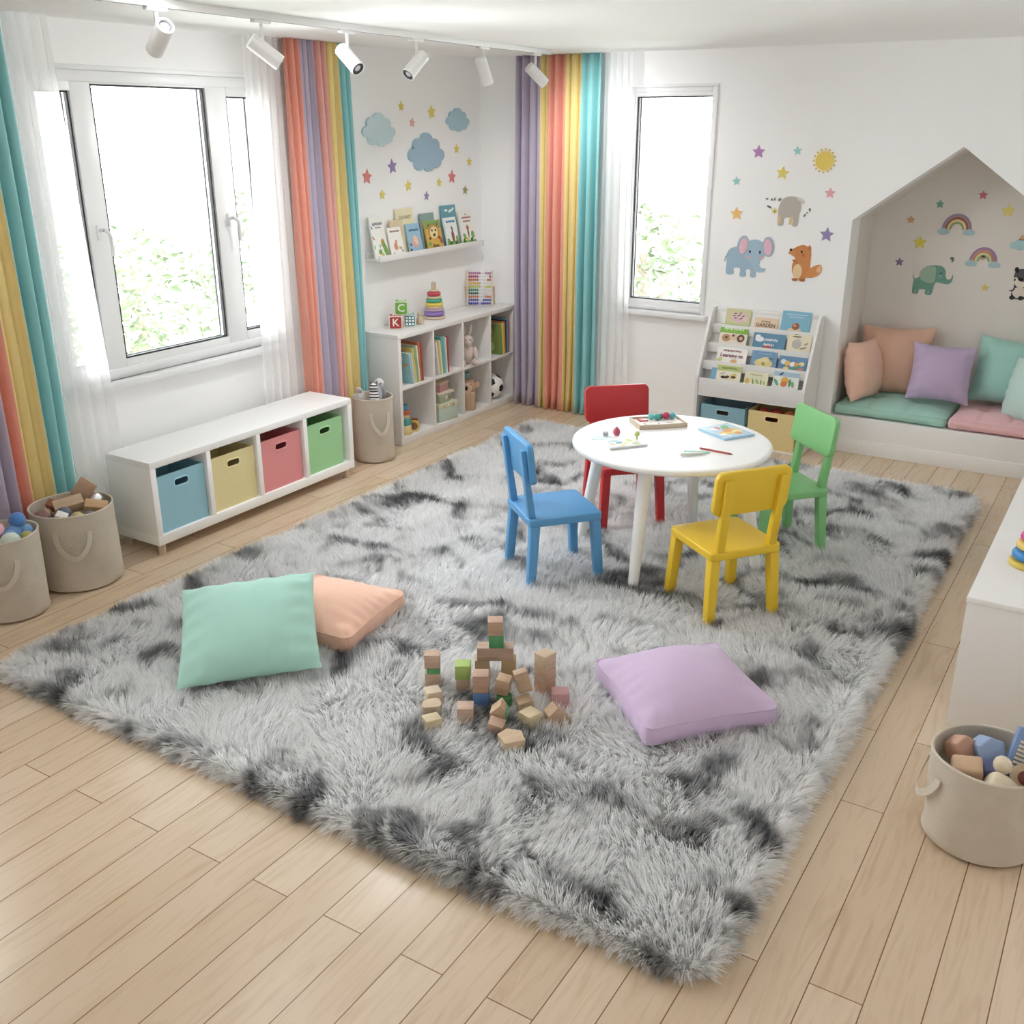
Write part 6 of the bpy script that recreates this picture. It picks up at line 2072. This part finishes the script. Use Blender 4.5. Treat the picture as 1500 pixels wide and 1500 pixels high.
# arch building
bxp = Vector((2.475, -3.765, 0))
pr_ = bxp + E1 * 0.100
cube('tan pillar cube under the arch, behind the blue-footed stack', bxp.x, bxp.y, 0, TAN, 0, (0.055, CS, 0.085))
cube('golden pillar cube under the arch, away from the blue-footed stack', pr_.x, pr_.y, 0, (206, 160, 96), 0, (0.055, CS, 0.085))
ZA = ZR + 0.0855
t = thing('building_block', 'wooden arch block bridging the two pillar cubes', 'building block', ((bxp.x + pr_.x) / 2, (bxp.y + pr_.y) / 2, ZA), (0, 0, VR), GBL)
b = newbm()
ap = [(-0.068, 0), (-0.027, 0)] + [(-0.027 * math.cos(PI * k / 12), 0.027 * math.sin(PI * k / 12)) for k in range(1, 12)] + [(0.027, 0), (0.068, 0), (0.068, 0.052), (-0.068, 0.052)]
q = [(-0.068, 0.052), (-0.068, 0.0), (-0.027, 0.0)] + [(-0.027 * math.cos(PI * k / 12), 0.027 * math.sin(PI * k / 12)) for k in range(1, 12)] + [(0.027, 0.0), (0.068, 0.0), (0.068, 0.052)]
add_prism(b, q, -0.0275, 0.0275, frame((1, 0, 0), (0, 0, 1), (0, -1, 0)))
obj('arch', b, wood(ROSE, 0.55, 0, 12), t, smooth=30)
mid = (bxp + pr_) / 2 + E1 * 0.004
cube('dark green cube standing on the wooden arch', mid.x, mid.y, 0, GRN, 0.0, (0.055, 0.055, 0.05), True, ZA + 0.0525 + 0.025)
cube('wooden cube topping the arch tower above the green cube', mid.x - 0.004, mid.y, 0, (208, 156, 120), 0.04, (CS, CS, CS), False, ZA + 0.103 + CS / 2)
# stack with blue foot
x, y = 2.575, -3.925
cube('blue cube at the foot of the stack before the arch', x, y, 0, BLU, 0.0, (CS, CS, CS), True)
cube('rosy wooden brick stacked on the blue cube', x, y, 1, (210, 154, 124), 0.0, (CS, CS, 0.07), False, ZR + CS + 0.0355)
# middle stack
x, y = 2.655, -3.895
b = newbm(); add_lathe(b, [(0, 0), (0.026, 0), (0.028, 0.002), (0.028, 0.045), (0.026, 0.047), (0, 0.047)], 28)
o = obj('building_block', b, M((70, 150, 84), 0.45), loc=(x, y, ZR)); tag(o, 'green round block under a tilted wooden brick', 'building block', GBL)
cube('wooden brick tilted on top of the green round block', x - 0.004, y, 1, (206, 158, 112), -0.25, (0.05, 0.05, 0.062), False, ZR + 0.047 + 0.040, (R(4), R(9)))
# two leaning bricks
cube('wooden brick lying at the foot of the leaning one', 2.735, -3.885, 0, TAN, 0.35, (0.055, 0.05, 0.05), False, ZR + 0.028, (R(6), R(-10)))
cube('wooden brick leaning at an angle beside the golden pillar', 2.705, -3.850, 1, (206, 160, 116), 0.2, (0.05, 0.045, 0.078), False, ZR + 0.098, (R(-8), R(-14)))
# right tower of three, turned 45 degrees
x, y = 2.737, -3.745
for k, (c, lb) in enumerate((((206, 146, 100), 'bottom cube of the three-cube tower turned cornerwise'), ((206, 156, 118), 'middle cube of the three-cube tower turned cornerwise'), ((214, 176, 134), 'top cube of the three-cube tower turned cornerwise'))):
    cube(lb, x, y, 0, c, R(46), (CS, CS, CS), False, ZR + CS / 2 + k * (CS + 0.0003))
cube('cube with a pink painted top beside the three-cube tower', 2.825, -3.785, 0, PNK, 0.05, (0.062, CS, 0.062), True)
# wedge
t = thing('building_block', 'wooden triangular wedge at the side of the block village', 'building block', (2.872, -3.885, ZR - 0.006), (0, 0, VR + 0.35), GBL)
b = newbm(); add_prism(b, [(-0.045, 0), (0.062, 0), (-0.012, 0.078), (-0.045, 0.05)], -0.026, 0.026, frame((1, 0, 0), (0, 0, 1), (0, -1, 0))); obj('wedge', b, wood((206, 158, 112), 0.55, 0, 12), t, smooth=0)
cube('pale wooden cube turned cornerwise in front of the leaning bricks', 2.80, -3.955, 0, (222, 194, 138), R(44), (0.06, 0.06, 0.055))
# flat house piece
t = thing('building_block', 'flat house-shaped wooden block lying closest to the rug\'s front edge', 'building block', (2.808, -4.095, ZR + 0.006), (0, 0, VR + 0.5), GBL)
b = newbm(); add_prism(b, [(-0.04, -0.035), (0.03, -0.045), (0.046, 0.012), (0.008, 0.046), (-0.036, 0.03)], 0, 0.032); obj('flat_block', b, wood((222, 178, 130), 0.55, 0, 12), t, smooth=0)
cube('rosy wooden cube alone in the middle of the front row', 2.588, -4.045, 0, ROSE, 0.02, (0.058, 0.058, 0.06))
# left front trio
cube('pale wooden cube turned slightly, behind the rounded block', 2.418, -4.005, 0, PALEW, 0.35, (0.055, 0.055, 0.05))
b = newbm(); add_prism(b, spline([(-0.035, -0.02), (0.02, -0.03), (0.034, -0.005), (0.026, 0.026), (-0.02, 0.022)], 5), 0, 0.038)
o = obj('building_block', b, wood((220, 182, 136), 0.55, 0, 12), loc=(2.462, -4.075, ZR + 0.006), rot=(0, 0, VR + 0.3), smooth=40); tag(o, 'rounded pale wooden block between two cubes at the front edge', 'building block', GBL)
cube('pale yellow wooden cube lowest in the group toward the mint pillow', 2.518, -4.150, 0, (216, 190, 130), 0.45, (0.058, 0.05, 0.045))
# wedge pile in the middle
cube('wooden brick lying low under the green-sided wedge', 2.722, -4.055, 0, (210, 158, 122), -0.2, (0.055, 0.045, 0.05), False, ZR + 0.022, (R(10), R(12)))
t = thing('building_block', 'wooden wedge with a green side on the low brick', 'building block', (2.700, -4.0, ZR + 0.012), (0, 0, VR - 0.1), GBL)
b = newbm(); add_prism(b, [(-0.03, 0), (0.024, 0), (0.024, 0.05), (0.008, 0.075), (-0.03, 0.04)], -0.028, 0.028, frame((1, 0, 0), (0, 0, 1), (0, -1, 0))); obj('wedge', b, wood((216, 168, 120), 0.55, 0, 12), t, smooth=0)
b = newbm(); bx(0.0245, 0.030, -0.026, 0.026, 0.0, 0.048, b, 0.002); obj('green_side', b, M((90, 176, 120), 0.45), t)

# ---------------------------------------------------------------- ceiling track and spotlights
FWv = Vector((-math.sin(R(31.85)), math.cos(R(31.85)), 0))
RTv = Vector((math.cos(R(31.85)), math.sin(R(31.85)), 0))
UPv = Vector((0, 0, 1))
TX0, TY0, TX1, TY1 = 0.98, -4.75, 0.845, -0.50
td = Vector((TX1 - TX0, TY1 - TY0, 0))
TA = math.atan2(td.y, td.x)
FIX = M((238, 238, 238), 0.4, 0.01)
t = thing('track_rail', 'white lighting track on the ceiling along the window wall', 'light track', (TX0, TY0, ZC - 0.030), (0, 0, TA))
b = newbm(); bx(0, td.length, -0.018, 0.018, 0, 0.0295, b, 0.003); obj('rail', b, FIX, t)
b = newbm(); bx(0.01, td.length - 0.01, -0.006, 0.006, -0.001, 0.004, b); obj('groove', b, M((150, 150, 150), 0.5), t)
b = newbm(); bx(td.length, td.length + 0.008, -0.019, 0.019, -0.001, 0.0295, b, 0.002); obj('end_cap', b, FIX, t)
SPOT_W = 5.0
BODY = [(0, -0.075), (0.030, -0.075), (0.034, -0.071), (0.034, 0.075), (0.031, 0.0755), (0.031, 0.066), (0, 0.066)]
for k, (y, d, lb) in enumerate(((-3.66, (0.55, 0.55, -0.62), 'white ceiling spotlight nearest the viewer, aimed back and upward'),
                                (-3.09, (0.75, -0.60, 0.30), 'second white ceiling spotlight from the near end of the track'),
                                (-2.51, (0.60, -0.62, -0.50), 'white ceiling spotlight with its dark lens showing, third along the track'),
                                (-1.94, (-0.52, -0.66, -0.52), 'white ceiling spotlight turned toward the window wall, fourth along the track'),
                                (-1.28, (0.30, -0.92, 0.25), 'white ceiling spotlight pointing almost straight down, fifth along the track'),
                                (-0.66, (0.66, -0.62, 0.30), 'white ceiling spotlight at the corner end of the track'))):
    x = TX0 + (TX1 - TX0) * (y - TY0) / (TY1 - TY0)
    t = thing('track_spotlight', lb, 'spotlight', (x, y, ZC - 0.031), (0, 0, 0), 'spotlights on the ceiling track')
    b = newbm(); add_box(b, (0, 0, -0.006), (0.10, 0.032, 0.014), 0.004, 2, RZ(TA)); obj('adapter', b, FIX, t)
    ax = (RTv * d[0] + UPv * d[1] + FWv * d[2]).normalized()
    hc = Vector((0, 0, -0.115))
    b = newbm(); add_tube(b, [(0, 0, -0.01), (0, 0, -0.07)] + [tuple(hc * 0.7)], 0.008, 12); obj('stem', b, FIX, t)
    side_ = ax.cross(UPv).normalized()
    Fh = frame(side_, ax.cross(side_), ax, hc + ax * 0.012)
    b = newbm(); add_lathe(b, BODY, 36, Fh); hb = obj('lamp_head', b, FIX, t)
    b = newbm(); add_lathe(b, [(0, 0.0665), (0.0308, 0.0665), (0.0308, 0.074), (0.024, 0.074), (0.018, 0.069), (0, 0.069)], 32, Fh); obj('lens_ring', b, M((58, 58, 62), 0.35), hb)
    b = newbm(); add_lathe(b, [(0, 0.0692), (0.017, 0.0692), (0.012, 0.0735), (0, 0.0745)], 24, Fh); obj('lens', b, M((190, 190, 194), 0.2), hb)
    ld = bpy.data.lights.new('spot_fill', 'SPOT')          # fill light added at each head to brighten the room, very wide beam
    ld.energy = SPOT_W if k < 5 else SPOT_W * 0.55    # the one by the corner curtain is dimmed
    ld.spot_size = R(165)
    ld.spot_blend = 1.0
    ld.shadow_soft_size = 0.03
    ld.color = (0.97, 0.985, 1.0)
    lo = bpy.data.objects.new('spot_fill', ld)
    COL.objects.link(lo)
    lo.parent = t
    lo.location = hc + ax * 0.125
    lo.rotation_euler = ax.to_track_quat('-Z', 'Y').to_euler()
